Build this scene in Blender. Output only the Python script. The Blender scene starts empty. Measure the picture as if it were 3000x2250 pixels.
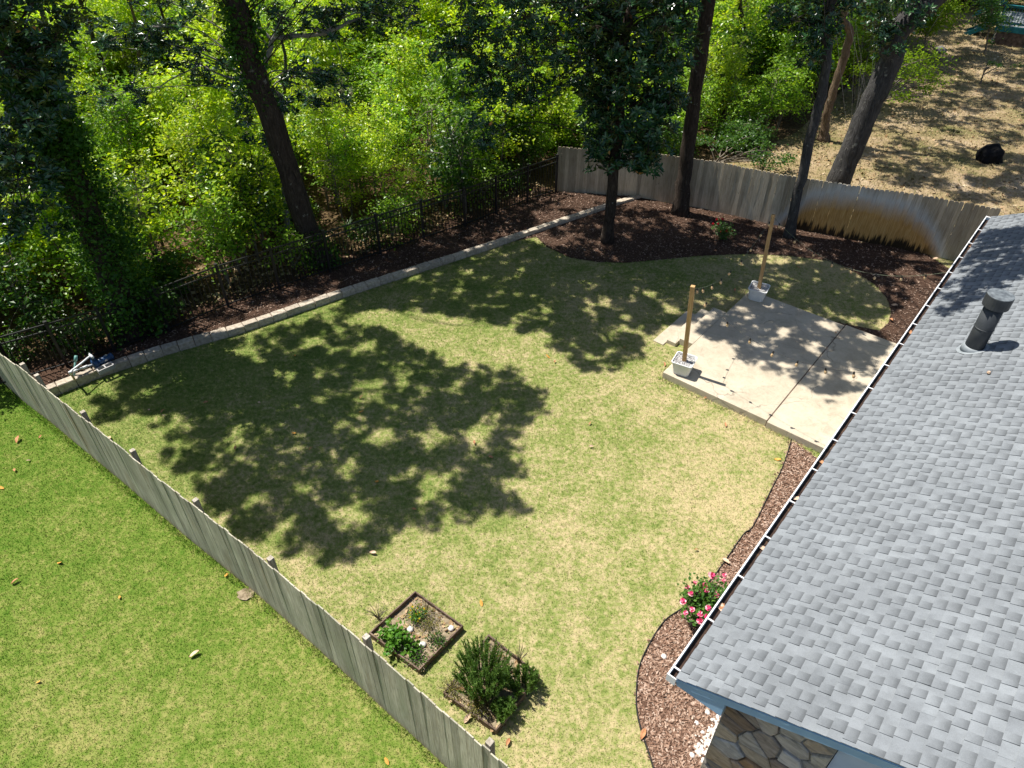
import bpy, bmesh, math, random
import numpy as np
from mathutils import Vector, Matrix
R = math.radians
rng = np.random.default_rng(11)
random.seed(5)
scene = bpy.context.scene
COL = scene.collection

# ------------------------------------------------------------------ camera, sky, sun, exposure
CAM_H, PITCH, FPX = 11.5, 40.0, 2080.0
cd = bpy.data.cameras.new('camera'); cam = bpy.data.objects.new('camera', cd); COL.objects.link(cam)
cam.location = (0, 0, CAM_H); cam.rotation_euler = (R(90 - PITCH), 0, 0)
cd.sensor_width = 36; cd.lens = 36 * FPX / 3000; cd.clip_end = 2000; cd.clip_start = .1
scene.camera = cam
SUN_EL, SUN_AZ = R(64.5), math.atan2(-.893, .45)          # azimuth from +Y towards +X
SUNDIR = Vector((math.sin(SUN_AZ) * math.cos(SUN_EL), math.cos(SUN_AZ) * math.cos(SUN_EL), math.sin(SUN_EL)))
world = bpy.data.worlds.new('World'); scene.world = world; world.use_nodes = True
wn = world.node_tree; wn.nodes.clear()
sky = wn.nodes.new('ShaderNodeTexSky'); sky.sky_type = 'NISHITA'; sky.sun_disc = False
sky.sun_elevation = SUN_EL; sky.sun_rotation = SUN_AZ
bg = wn.nodes.new('ShaderNodeBackground'); bg.inputs[1].default_value = .078
wo = wn.nodes.new('ShaderNodeOutputWorld'); wn.links.new(sky.outputs[0], bg.inputs[0]); wn.links.new(bg.outputs[0], wo.inputs[0])
sl = bpy.data.lights.new('sun', 'SUN'); sl.energy = 5.0; sl.angle = R(.53); sl.color = (1, .955, .88)
sun = bpy.data.objects.new('sun', sl); COL.objects.link(sun); sun.location = (-10, 5, 30)
sun.rotation_euler = (-SUNDIR).to_track_quat('-Z', 'Y').to_euler()
vs = scene.view_settings; vs.view_transform = 'Standard'; vs.look = 'None'; vs.exposure = .66; vs.gamma = 1
scene.render.engine = 'CYCLES'
cy = scene.cycles; cy.max_bounces = 5; cy.diffuse_bounces = 3; cy.glossy_bounces = 1; cy.transmission_bounces = 3
cy.transparent_max_bounces = 8; cy.use_denoising = True; cy.caustics_reflective = False; cy.caustics_refractive = False

# ------------------------------------------------------------------ measuring helpers
_p = R(PITCH); _F = np.array([0, math.cos(_p), -math.sin(_p)]); _U = np.array([0, math.sin(_p), math.cos(_p)])
def ray(x, y): return _F * FPX + np.array([1., 0, 0]) * (x - 1500) + _U * (1125 - y)
def at(x, y, z=0.):                       # survey point on the level z
    d = ray(x, y); P = d * ((z - CAM_H) / d[2]); return np.array([P[0], P[1], z])
def atY(x, y, Y):                         # survey point on the upright plane at distance Y
    d = ray(x, y); P = d * (Y / d[1]); return np.array([P[0], Y, P[2] + CAM_H])
def inpoly(P, poly):
    x, y = P[:, 0], P[:, 1]; poly = np.asarray(poly)[:, :2]; n = len(poly); c = np.zeros(len(P), bool); j = n - 1
    for i in range(n):
        xi, yi = poly[i]; xj, yj = poly[j]
        m = ((yi > y) != (yj > y)) & (x < (xj - xi) * (y - yi) / (yj - yi + 1e-12) + xi); c ^= m; j = i
    return c
def scatter(poly, dens, edge=.0):
    poly = np.asarray(poly)[:, :2]; lo, hi = poly.min(0), poly.max(0); n = int(np.prod(hi - lo) * dens)
    P = rng.uniform(lo, hi, (n, 2)); T = P + rng.normal(0, edge, P.shape) if edge else P
    return P[inpoly(T, poly)]
def seg_dist(P, line):
    line = np.asarray(line)[:, :2]; best = np.full(len(P), 1e9)
    for a, b in zip(line[:-1], line[1:]):
        d = b - a; t = np.clip(((P - a) @ d) / (d @ d), 0, 1); best = np.minimum(best, np.linalg.norm(P - (a + t[:, None] * d), axis=1))
    return best

# ------------------------------------------------------------------ object helpers
def link(o, parent=None):
    COL.objects.link(o)
    if parent is not None: o.parent = parent
    return o
def mesh(name, V, F, m=None, parent=None, smooth=False, loc=None, uv=None):
    me = bpy.data.meshes.new(name)
    if isinstance(F, np.ndarray):
        k = F.shape[1]; V = np.asarray(V, np.float32)
        me.vertices.add(len(V)); me.vertices.foreach_set('co', V.ravel())
        me.loops.add(F.size); me.loops.foreach_set('vertex_index', F.astype(np.int32).ravel())
        me.polygons.add(len(F)); me.polygons.foreach_set('loop_start', np.arange(0, F.size, k, dtype=np.int32))
        me.update(calc_edges=True); me.shade_flat()
    else:
        me.from_pydata([tuple(map(float, v)) for v in V], [], [tuple(map(int, f)) for f in F]); me.update()
    if uv is not None:
        l = me.uv_layers.new(name='UVMap'); l.data.foreach_set('uv', np.asarray(uv, np.float32).ravel())
    if smooth: me.polygons.foreach_set('use_smooth', np.ones(len(me.polygons), bool))
    if m: me.materials.append(m)
    o = bpy.data.objects.new(name, me)
    if loc is not None: o.location = loc
    return link(o, parent)
def inst(name, me, parent=None, loc=(0, 0, 0), rot=(0, 0, 0), scale=(1, 1, 1)):
    o = bpy.data.objects.new(name, me); o.location = loc; o.rotation_euler = rot; o.scale = scale
    return link(o, parent)
def empty(name, loc=(0, 0, 0), rz=0, parent=None):
    o = bpy.data.objects.new(name, None); o.location = loc; o.rotation_euler = (0, 0, rz); o.empty_display_size = .2
    return link(o, parent)
def tag(o, label=None, cat=None, group=None, kind=None):
    if label: o['label'] = label
    if cat: o['category'] = cat
    if group: o['group'] = group
    if kind: o['kind'] = kind
    return o
BOXF = [(0, 3, 2, 1), (4, 5, 6, 7), (0, 1, 5, 4), (1, 2, 6, 5), (2, 3, 7, 6), (3, 0, 4, 7)]
def box_vf(x0, x1, y0, y1, z0, z1):
    return [(x0, y0, z0), (x1, y0, z0), (x1, y1, z0), (x0, y1, z0), (x0, y0, z1), (x1, y0, z1), (x1, y1, z1), (x0, y1, z1)], BOXF
class MB:
    def __init__(s): s.V = []; s.F = []
    def add(s, V, F):
        b = len(s.V); s.V += [tuple(map(float, v)) for v in V]; s.F += [tuple(int(i) + b for i in f) for f in F]; return s
    def box(s, *a): return s.add(*box_vf(*a))
    def beam(s, A, B, w, h, up=(0, 0, 1)):
        A, B = Vector(A), Vector(B); d = (B - A).normalized(); x = d.cross(Vector(up)).normalized(); y = x.cross(d).normalized()
        V = [P + x * sx * w / 2 + y * sy * h / 2 for P in (A, B) for sx, sy in ((-1, -1), (1, -1), (1, 1), (-1, 1))]
        return s.add(V, [(0, 1, 2, 3), (4, 7, 6, 5), (0, 4, 5, 1), (1, 5, 6, 2), (2, 6, 7, 3), (3, 7, 4, 0)])
    def tube(s, P, r, n=8, cap=True):
        V, F = tube_vf(P, r, n, cap); return s.add(V, F)
    def build(s, name, m, parent=None, smooth=False, loc=None, bevel=0):
        o = mesh(name, s.V, s.F, m, parent, smooth, loc)
        if bevel:
            b = o.modifiers.new('bevel', 'BEVEL'); b.width = bevel; b.segments = 2; b.limit_method = 'ANGLE'
        return o
def tube_vf(P, r, n=8, cap=True, jit=0.):
    P = [Vector(p) for p in P]; k = len(P); r = [r] * k if isinstance(r, (int, float)) else list(r)
    V = []; F = []; ref = None
    for i in range(k):
        d = (P[min(i + 1, k - 1)] - P[max(i - 1, 0)]).normalized()
        if ref is None: ref = d.orthogonal().normalized()
        x = (ref - d * ref.dot(d)).normalized(); ref = x; y = d.cross(x)
        for j in range(n):
            a = 2 * math.pi * j / n; rr = r[i] * (1 + (random.uniform(-jit, jit) if jit else 0))
            V.append(P[i] + (x * math.cos(a) + y * math.sin(a)) * rr)
    for i in range(k - 1):
        for j in range(n): F.append((i * n + j, i * n + (j + 1) % n, (i + 1) * n + (j + 1) % n, (i + 1) * n + j))
    if cap: F.append(tuple(range(n))[::-1]); F.append(tuple(range((k - 1) * n, k * n)))
    return V, F
def lathe_vf(prof, n=20, sq=None):
    V = []; F = []
    for (r, z) in prof:
        for j in range(n): a = 2 * math.pi * j / n; V.append((r * math.cos(a), r * math.sin(a), z))
    for i in range(len(prof) - 1):
        for j in range(n): F.append((i * n + j, i * n + (j + 1) % n, (i + 1) * n + (j + 1) % n, (i + 1) * n + j))
    F.append(tuple(range(n))[::-1]); F.append(tuple(range((len(prof) - 1) * n, len(prof) * n)))
    return V, F
def smooth_path(P, n=6):
    P = [np.array(p, float) for p in P]; out = []
    Q = [2 * P[0] - P[1]] + P + [2 * P[-1] - P[-2]]
    for i in range(1, len(Q) - 2):
        a, b, c, d = Q[i - 1:i + 3]
        for t in np.linspace(0, 1, n, endpoint=False):
            out.append(.5 * (2 * b + (c - a) * t + (2 * a - 5 * b + 4 * c - d) * t * t + (3 * b - a - 3 * c + d) * t ** 3))
    out.append(P[-1]); return out

# ------------------------------------------------------------------ materials
class NT:
    def __init__(s, name):
        s.m = bpy.data.materials.new(name); s.m.use_nodes = True; s.t = s.m.node_tree; s.t.nodes.clear()
        s.out = s.n('ShaderNodeOutputMaterial')
    def n(s, typ, **kw):
        o = s.t.nodes.new(typ)
        for k, v in kw.items(): setattr(o, k, v)
        return o
    def l(s, a, b): s.t.links.new(a, b)
    def set(s, sock, v):
        if hasattr(v, 'is_output'): s.l(v, sock)
        elif isinstance(v, (tuple, list)) and len(v) == 3 and sock.type == 'RGBA': sock.default_value = (*v, 1)
        else: sock.default_value = v
    def geo(s): return s.n('ShaderNodeNewGeometry')
    def pos(s): return s.geo().outputs['Position']
    def objc(s): return s.n('ShaderNodeTexCoord').outputs['Object']
    def noise(s, vec, scale, detail=4, rough=.55, dist=0):
        o = s.n('ShaderNodeTexNoise'); s.l(vec, o.inputs['Vector']); o.inputs['Scale'].default_value = scale
        o.inputs['Detail'].default_value = detail; o.inputs['Roughness'].default_value = rough; o.inputs['Distortion'].default_value = dist
        return o.outputs['Fac']
    def mapv(s, vec, scale=(1, 1, 1), rot=(0, 0, 0), loc=(0, 0, 0)):
        o = s.n('ShaderNodeMapping'); s.l(vec, o.inputs[0]); o.inputs['Scale'].default_value = scale
        o.inputs['Rotation'].default_value = rot; o.inputs['Location'].default_value = loc; return o.outputs[0]
    def ramp(s, fac, stops, interp='LINEAR'):
        o = s.n('ShaderNodeValToRGB'); s.set(o.inputs[0], fac); cr = o.color_ramp; cr.interpolation = interp
        while len(cr.elements) < len(stops): cr.elements.new(.5)
        for e, (p, c) in zip(cr.elements, stops):
            e.position = p; e.color = (*c, 1) if isinstance(c, (tuple, list)) else (c, c, c, 1)
        return o.outputs[0]
    def math(s, op, a, b=0., c=None, clamp=False):
        o = s.n('ShaderNodeMath', operation=op, use_clamp=clamp); s.set(o.inputs[0], a); s.set(o.inputs[1], b)
        if c is not None: s.set(o.inputs[2], c)
        return o.outputs[0]
    def mix(s, fac, a, b, blend='MIX'):
        o = s.n('ShaderNodeMix', data_type='RGBA', blend_type=blend); s.set(o.inputs[0], fac); s.set(o.inputs[6], a); s.set(o.inputs[7], b); return o.outputs[2]
    def rnd(s):                                   # one random value for each piece
        return s.math('FRACT', s.math('ADD', s.n('ShaderNodeObjectInfo').outputs['Random'], s.geo().outputs['Random Per Island']))
    def sep(s, v):
        o = s.n('ShaderNodeSeparateXYZ'); s.l(v, o.inputs[0]); return o.outputs
    def bump(s, h, strength=.3, dist=.02):
        o = s.n('ShaderNodeBump'); s.l(h, o.inputs['Height']); o.inputs['Strength'].default_value = strength; o.inputs['Distance'].default_value = dist; return o.outputs[0]
    def princ(s, color, rough=.8, bump=None, spec=.3, metal=0., coat=0.):
        o = s.n('ShaderNodeBsdfPrincipled'); s.set(o.inputs['Base Color'], color); s.set(o.inputs['Roughness'], rough)
        o.inputs['Specular IOR Level'].default_value = spec; o.inputs['Metallic'].default_value = metal
        if coat: o.inputs['Coat Weight'].default_value = coat
        if bump is not None: s.l(bump, o.inputs['Normal'])
        s.l(o.outputs[0], s.out.inputs[0]); return s.m
def simple(name, stops, scale=8, rough=.8, bump=.2, bd=.01, spec=.3, stretch=(1, 1, 1), vary=.0, obj=False, metal=0., detail=5):
    t = NT(name); v = t.mapv(t.objc() if obj else t.pos(), stretch); f = t.noise(v, scale, detail); c = t.ramp(f, stops)
    if vary: c = t.mix(1., c, t.ramp(t.rnd(), [(0, 1 - vary), (1, 1 + vary)]), 'MULTIPLY')
    return t.princ(c, rough, t.bump(f, bump, bd) if bump else None, spec, metal)
def leafmat(name, cols, trans=.45, rough=.5, gloss=.0, tcol=None, under=None):
    t = NT(name); r = t.rnd(); c = t.ramp(r, [(i / max(1, len(cols) - 1), k) for i, k in enumerate(cols)])
    big = t.noise(t.pos(), .35, 2); c = t.mix(1., c, t.ramp(big, [(.3, .72), (.7, 1.25)]), 'MULTIPLY')
    if under: c = t.mix(t.geo().outputs['Backfacing'], c, under)
    d = t.n('ShaderNodeBsdfPrincipled'); t.l(c, d.inputs['Base Color']); d.inputs['Roughness'].default_value = rough
    d.inputs['Specular IOR Level'].default_value = gloss
    tr = t.n('ShaderNodeBsdfTranslucent'); t.set(tr.inputs[0], t.mix(1., c, tcol or (1.25, 1.2, .55), 'MULTIPLY'))
    mx = t.n('ShaderNodeMixShader'); mx.inputs[0].default_value = trans; t.l(d.outputs[0], mx.inputs[1]); t.l(tr.outputs[0], mx.inputs[2])
    t.l(mx.outputs[0], t.out.inputs[0]); return t.m

MAT = {}
def grass_mat(name, green, dark, tan, bias, tanamt=1., base=False):
    t = NT(name); p = t.pos()
    n1 = t.noise(p, .32, 3, .6); n2 = t.noise(p, 2.1, 4, .65); n3 = t.noise(p, 9.5, 4, .7)
    f = t.math('ADD', t.math('MULTIPLY', n1, .42), t.math('ADD', t.math('MULTIPLY', n2, .55), t.math('MULTIPLY', n3, .85)))
    x = t.sep(p)
    f = t.math('ADD', f, t.math('MULTIPLY', t.math('ADD', x[0], t.math('MULTIPLY', x[1], -.3)), .012))
    f = t.math('ADD', f, bias)
    if not base: f = t.math('ADD', f, t.math('MULTIPLY', t.math('SUBTRACT', t.geo().outputs['Random Per Island'], .5), .26))
    c = t.ramp(f, [(.56, dark), (.76, green), (.98, tan)])
    if base: return t.princ(c, .95, t.bump(t.noise(p, 60, 3), .5, .02), .1)
    d = t.n('ShaderNodeBsdfDiffuse'); t.l(c, d.inputs[0])
    vm = t.n('ShaderNodeVectorMath', operation='MULTIPLY_ADD'); t.l(t.geo().outputs['Normal'], vm.inputs[0]); vm.inputs[1].default_value = (.55, .55, .3); vm.inputs[2].default_value = (0, 0, 1)
    nz_ = t.n('ShaderNodeVectorMath', operation='NORMALIZE'); t.l(vm.outputs[0], nz_.inputs[0]); t.l(nz_.outputs[0], d.inputs['Normal'])
    tr = t.n('ShaderNodeBsdfTranslucent'); t.l(t.mix(1., c, (1.2, 1.15, .6), 'MULTIPLY'), tr.inputs[0])
    mx = t.n('ShaderNodeMixShader'); mx.inputs[0].default_value = .15; t.l(d.outputs[0], mx.inputs[1]); t.l(tr.outputs[0], mx.inputs[2]); t.l(mx.outputs[0], t.out.inputs[0])
    return t.m
MAT['lawn'] = grass_mat('lawn_soil', (.21, .235, .07), (.10, .155, .03), (.42, .345, .19), -.05, base=True)
MAT['blade'] = grass_mat('grass_blade', (.26, .34, .078), (.12, .225, .036), (.58, .50, .27), -.07)
MAT['nlawn'] = grass_mat('neighbour_lawn_soil', (.135, .19, .032), (.075, .145, .016), (.28, .265, .09), -.03, base=True)
MAT['nblade'] = grass_mat('neighbour_grass_blade', (.155, .25, .034), (.072, .18, .014), (.36, .36, .12), -.05)
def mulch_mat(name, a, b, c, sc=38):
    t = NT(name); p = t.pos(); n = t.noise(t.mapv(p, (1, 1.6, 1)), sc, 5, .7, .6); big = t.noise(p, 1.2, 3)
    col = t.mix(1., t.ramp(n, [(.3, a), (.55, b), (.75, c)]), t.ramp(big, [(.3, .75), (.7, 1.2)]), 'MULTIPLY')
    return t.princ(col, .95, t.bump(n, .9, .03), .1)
MAT['mulch_sun'] = mulch_mat('sunlit_mulch_soil', (.07, .038, .025), (.17, .10, .068), (.32, .21, .15))  # brighter copy of the mulch below, sunlight put into its colour
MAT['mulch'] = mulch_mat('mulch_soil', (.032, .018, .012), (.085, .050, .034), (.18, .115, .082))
def chip_mat(name, cols):
    t = NT(name); return t.princ(t.ramp(t.geo().outputs['Random Per Island'], [(i / (len(cols) - 1), c) for i, c in enumerate(cols)]), .9, None, .15)
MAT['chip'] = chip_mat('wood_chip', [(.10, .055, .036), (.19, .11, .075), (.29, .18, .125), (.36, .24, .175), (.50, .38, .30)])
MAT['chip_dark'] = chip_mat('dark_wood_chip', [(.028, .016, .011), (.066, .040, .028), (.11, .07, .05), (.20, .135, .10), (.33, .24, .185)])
MAT['litter'] = chip_mat('leaf_litter', [(.13, .075, .035), (.24, .15, .07), (.36, .24, .13), (.46, .33, .20), (.24, .22, .09), (.52, .41, .28)])
MAT['forest'] = simple('forest_soil', [(.3, (.035, .022, .012)), (.55, (.10, .065, .034)), (.75, (.20, .15, .07))], 9, .95, .6, .05, .1)
def yard_mat():
    t = NT('dry_yard'); p = t.pos(); n = t.noise(p, .38, 4, .65); n2 = t.noise(p, 6, 6, .75)
    f = t.math('ADD', t.math('MULTIPLY', n, .72), t.math('MULTIPLY', n2, .45))
    c = t.ramp(f, [(.38, (.08, .10, .03)), (.50, (.165, .145, .06)), (.60, (.27, .20, .11)), (.78, (.43, .335, .235))])
    return t.princ(c, .95, t.bump(n2, .5, .03), .1)
MAT['yard'] = yard_mat()
def concrete():
    t = NT('concrete'); p = t.pos(); a = t.noise(p, 1.1, 4); b = t.noise(p, 28, 6, .7); c2 = t.noise(p, 5, 5, .7)
    c = t.ramp(t.math('ADD', t.math('MULTIPLY', a, .5), t.math('ADD', t.math('MULTIPLY', b, .25), t.math('MULTIPLY', c2, .25))), [(.3, (.335, .28, .205)), (.5, (.475, .41, .31)), (.68, (.565, .50, .395))])
    vo = t.n('ShaderNodeTexVoronoi', feature='DISTANCE_TO_EDGE'); t.l(t.mapv(p, (1, 1, 1), loc=(.3, .1, 0)), vo.inputs['Vector']); vo.inputs['Scale'].default_value = .42
    dv = t.n('ShaderNodeVectorMath', operation='ADD'); nz_ = t.n('ShaderNodeTexNoise'); t.l(p, nz_.inputs['Vector']); nz_.inputs['Scale'].default_value = 2.2; nz_.inputs['Detail'].default_value = 6
    sc_ = t.n('ShaderNodeVectorMath', operation='SCALE'); t.l(nz_.outputs['Color'], sc_.inputs[0]); sc_.inputs['Scale'].default_value = .5; t.l(p, dv.inputs[0]); t.l(sc_.outputs[0], dv.inputs[1]); t.l(dv.outputs[0], vo.inputs['Vector'])
    crack = t.math('MULTIPLY', t.ramp(vo.outputs['Distance'], [(.002, 1.), (.006, 0.)]), t.ramp(a, [(.45, 0.), (.55, .75)]))
    c = t.mix(crack, c, (.17, .14, .11)); st = t.noise(p, 3.2, 6, .75, .6); c = t.mix(1., c, t.ramp(st, [(.3, .74), (.48, .97), (.7, 1.06)]), 'MULTIPLY')
    spk = t.noise(p, 17, 3, .6); c = t.mix(t.ramp(spk, [(.70, 0.), (.75, .55)]), c, (.20, .15, .11))
    return t.princ(c, .85, t.bump(b, .25, .006), .25)
MAT['concrete'] = concrete()
MAT['block'] = simple('wall_block_stone', [(.3, (.30, .25, .19)), (.6, (.47, .41, .33)), (.8, (.58, .52, .44))], 14, .9, .5, .012, .2, vary=.14)
def plank(name, stops, vary=.24, stain=False):
    t = NT(name); p = t.pos(); g = t.noise(t.mapv(p, (18, 18, .9)), 3, 5, .6); big = t.noise(p, .9, 3)
    c = t.ramp(g, stops); c = t.mix(1., c, t.ramp(t.rnd(), [(0, 1 - vary), (1, 1 + vary)]), 'MULTIPLY')
    c = t.mix(1., c, t.ramp(big, [(.3, .8), (.7, 1.15)]), 'MULTIPLY')
    k = t.noise(t.mapv(p, (9, 9, 7)), 1.6, 2); c = t.mix(t.ramp(k, [(.70, 0.), (.74, .55)]), c, (.07, .05, .035))
    z = t.sep(p)[2]
    if not stain:
        al = t.noise(t.mapv(p, (2.2, 2.2, .5)), 1., 4, .6); c = t.mix(t.ramp(al, [(.48, 0.), (.66, .55)]), c, (.27, .285, .19)); c = t.mix(t.ramp(al, [(.30, .5), (.42, 0.)]), c, (.30, .22, .13))
        low = t.ramp(t.math('ADD', t.math('MULTIPLY', z, 1.6), t.math('MULTIPLY', g, .35)), [(.12, 1.), (.5, 0.)])
        c = t.mix(t.math('MULTIPLY', low, .6), c, (.27, .17, .085))
    if stain:                                       # rust brown sprinkler stain, bleached edge, black mould at the foot
        x = t.sep(p)[0]
        sx = t.math('DIVIDE', t.math('SUBTRACT', x, 11.45), 2.3)
        arc = t.math('SUBTRACT', 1., t.math('POWER', t.math('ABSOLUTE', sx), 3.4))
        wob = t.math('MULTIPLY', t.math('SUBTRACT', g, .5), .18)
        top = t.math('ADD', t.math('MULTIPLY', arc, 1.42), t.math('MULTIPLY', sx, -.12))
        d = t.math('SUBTRACT', t.math('ADD', t.math('ADD', top, wob), t.math('MULTIPLY', t.math('SUBTRACT', t.rnd(), .5), .10)), z)
        d = t.math('ADD', d, t.math('MULTIPLY', t.math('SUBTRACT', t.noise(p, 1.7, 3, .6), .5), .42))
        halo = t.ramp(t.math('ADD', t.math('MULTIPLY', d, 1.0), .55), [(.0, 0.), (.4, .7), (.6, .9), (1., .9)])
        c = t.mix(t.math('MULTIPLY', halo, t.ramp(g, [(.3, .55), (.65, 1.)])), c, (.62, .66, .68))
        rust = t.ramp(t.math('ADD', d, .5), [(.36, 0.), (.60, .55), (.95, 1.)])
        rc = t.ramp(g, [(.3, (.36, .17, .035)), (.5, (.56, .30, .075)), (.7, (.66, .42, .16))])
        c = t.mix(t.math('MULTIPLY', rust, .95), c, rc)
        drip = t.noise(t.mapv(p, (7, 7, .5)), 1.3, 4, .6)
        mould = t.ramp(t.math('SUBTRACT', t.math('MULTIPLY', drip, 1.5), t.math('ADD', t.math('MULTIPLY', z, 1.1), .40)), [(.0, 0.), (.18, .96)])
        zone = t.ramp(t.math('ADD', t.math('MULTIPLY', sx, .5), .5), [(.0, 0.), (.06, 1.), (.86, 1.), (.97, 0.)])
        c = t.mix(t.math('MULTIPLY', mould, zone), c, (.018, .014, .010))
    return t.princ(c, .88, t.bump(g, .5, .006), .15)
MAT['plank'] = plank('weathered_plank', [(.25, (.24, .21, .155)), (.5, (.42, .385, .30)), (.75, (.58, .545, .445))])
MAT['plank_back'] = plank('stained_plank', [(.25, (.33, .265, .18)), (.5, (.51, .43, .315)), (.75, (.66, .59, .465))], stain=True)
MAT['postwood'] = simple('grey_post_wood', [(.3, (.25, .21, .16)), (.7, (.50, .46, .39))], 5, .9, .3, .005, .2, (6, 6, .7), .1)
MAT['newwood'] = simple('treated_post_wood', [(.3, (.36, .20, .08)), (.55, (.52, .33, .15)), (.75, (.60, .42, .22))], 4, .75, .3, .003, .25, (12, 12, .6), .08)
MAT['bedwood'] = simple('bed_board_wood', [(.3, (.06, .04, .03)), (.6, (.17, .12, .09)), (.8, (.33, .26, .21))], 6, .9, .4, .006, .2, (1, 1, 1), .1)
MAT['iron'] = simple('black_iron', [(.3, (.008, .008, .009)), (.7, (.016, .016, .018))], 30, .45, .05, .002, .4)
def bark(name, stops, sc=1.): 
    t = NT(name); p = t.pos(); f = t.noise(t.mapv(p, (9 * sc, 9 * sc, 2 * sc)), 1.6, 6, .7, 1.2); l = t.noise(p, 3.3, 4, .7)
    c = t.ramp(f, stops); c = t.mix(t.ramp(l, [(.64, 0.), (.70, .55)]), c, (.36, .36, .31)); return t.princ(c, .95, t.bump(f, 1., .06), .1)
MAT['bark'] = bark('dark_bark', [(.3, (.020, .015, .012)), (.55, (.060, .046, .037)), (.75, (.13, .105, .085))])
MAT['bark_grey'] = bark('grey_bark', [(.3, (.028, .027, .027)), (.55, (.078, .075, .073)), (.75, (.15, .145, .14))], .8)
MAT['bark_pale'] = bark('pale_bark', [(.3, (.16, .15, .135)), (.55, (.33, .315, .285)), (.75, (.48, .46, .42))], 1.)
MAT['bark_tan'] = bark('tan_bark', [(.3, (.075, .05, .032)), (.55, (.19, .135, .09)), (.75, (.32, .25, .18))], 1.)
MAT['twig'] = simple('twig_bark', [(.3, (.10, .08, .06)), (.7, (.26, .225, .18))], 9, .9, .3, .01, .15)
MAT['magnolia'] = leafmat('magnolia_leaf', [(.014, .052, .020), (.026, .080, .026), (.042, .115, .034), (.06, .14, .042)], .16, .25, .7, under=(.065, .10, .03))
MAT['magnolia_old'] = leafmat('yellowed_leaf', [(.55, .26, .05), (.42, .20, .08), (.50, .36, .12)], .2, .5, .2)
MAT['oak'] = leafmat('canopy_leaf', [(.05, .11, .012), (.07, .15, .018), (.09, .17, .022)], .4, .45, .3)
MAT['ug'] = [leafmat('undergrowth_leaf_%s' % n, c, .5, .36, .5, (1.4, 1.35, .4)) for n, c in (
    ('yellow_green', [(.23, .38, .014), (.36, .53, .018), (.47, .62, .03), (.60, .67, .07)]),
    ('mid_green', [(.105, .23, .015), (.18, .35, .02), (.25, .44, .03), (.34, .49, .055)]),
    ('deep_green', [(.03, .09, .013), (.055, .14, .018), (.09, .19, .026)]))]
MAT['vine'] = leafmat('vine_leaf', [(.03, .10, .012), (.055, .155, .015), (.09, .20, .02)], .4, .45, .3)
MAT['maple'] = leafmat('bright_maple_leaf', [(.14, .26, .012), (.20, .33, .016), (.25, .36, .03)], .55, .5, .2, (1.4, 1.3, .4))
MAT['herb'] = leafmat('herb_leaf', [(.07, .20, .02), (.10, .27, .025), (.16, .31, .035)], .4, .45, .3)
MAT['rosemary'] = leafmat('rosemary_leaf', [(.085, .185, .042), (.14, .265, .055), (.23, .36, .09)], .4, .5, .3)
MAT['drygreen'] = leafmat('dry_herb_leaf', [(.16, .19, .04), (.24, .24, .06), (.33, .27, .10)], .35, .6, .2)
MAT['rose'] = leafmat('rose_leaf', [(.035, .10, .014), (.06, .15, .02), (.10, .20, .03)], .3, .4, .4)
MAT['petal'] = leafmat('pink_petal', [(.62, .03, .15), (.75, .09, .25), (.85, .35, .45), (.85, .62, .66)], .3, .5, .2, (1.1, .9, .9))
MAT['petal_red'] = leafmat('red_petal', [(.40, .015, .025), (.55, .03, .05)], .3, .5, .2, (1.1, .9, .9))
MAT['petal_yellow'] = leafmat('yellow_petal', [(.75, .55, .03), (.80, .62, .06)], .3, .5, .2, (1.1, 1., .6))
MAT['dead'] = [simple('dry_leaf_%s' % n, [(.3, a), (.7, b)], 22, .75, .3, .004, .25, vary=.15) for n, a, b in (('rust', (.33, .14, .06), (.52, .27, .14)), ('tan', (.45, .30, .19), (.66, .49, .36)), ('orange', (.55, .24, .04), (.70, .38, .09)))]
MAT['pebble'] = chip_mat('white_pebble_stone', [(.50, .45, .38), (.66, .61, .54), (.74, .70, .65), (.56, .46, .36)])
MAT['gravel'] = chip_mat('grey_gravel_stone', [(.20, .20, .20), (.38, .37, .36), (.55, .54, .52), (.70, .68, .66)])
MAT['pot'] = simple('white_pot_paint', [(.3, (.62, .63, .62)), (.7, (.76, .76, .74))], 6, .55, .05, .002, .35)
MAT['white'] = simple('white_gutter_paint', [(.3, (.72, .72, .72)), (.7, (.82, .82, .81))], 5, .45, .0, .002, .4)
MAT['pvc'] = simple('white_pipe_plastic', [(.3, (.70, .71, .72)), (.7, (.80, .80, .80))], 5, .35, .0, .002, .45)
MAT['gutter_dirt'] = simple('gutter_dirt', [(.3, (.022, .014, .012)), (.6, (.06, .036, .026)), (.8, (.20, .11, .05))], 9, .9, .3, .01, .15)
MAT['trim'] = simple('blue_grey_trim_paint', [(.3, (.22, .39, .58)), (.7, (.28, .47, .67))], 3, .5, .03, .002, .35)
MAT['siding'] = simple('pale_blue_siding_paint', [(.3, (.38, .49, .63)), (.7, (.46, .57, .71))], 3, .55, .04, .002, .3)
MAT['mortar'] = simple('mortar', [(.3, (.27, .27, .26)), (.7, (.42, .42, .40))], 20, .95, .4, .006, .1)
def stone_mat():
    t = NT('veneer_stone'); p = t.pos(); n = t.noise(t.mapv(p, (1, 1, 3.5), (0, .5, .3)), 4, 5, .65, .8); r = t.rnd()
    a = t.ramp(r, [(0, (.15, .10, .062)), (.16, (.33, .325, .30)), (.34, (.23, .135, .062)), (.5, (.38, .375, .35)), (.66, (.35, .285, .20)), (.8, (.17, .165, .155)), (1, (.36, .33, .275))])
    return t.princ(t.mix(1., a, t.ramp(n, [(.3, .75), (.5, 1.35), (.72, 1.9)]), 'MULTIPLY'), .85, t.bump(t.noise(p, 9, 6, .7), .9, .03), .2)
MAT['stone'] = stone_mat()
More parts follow.
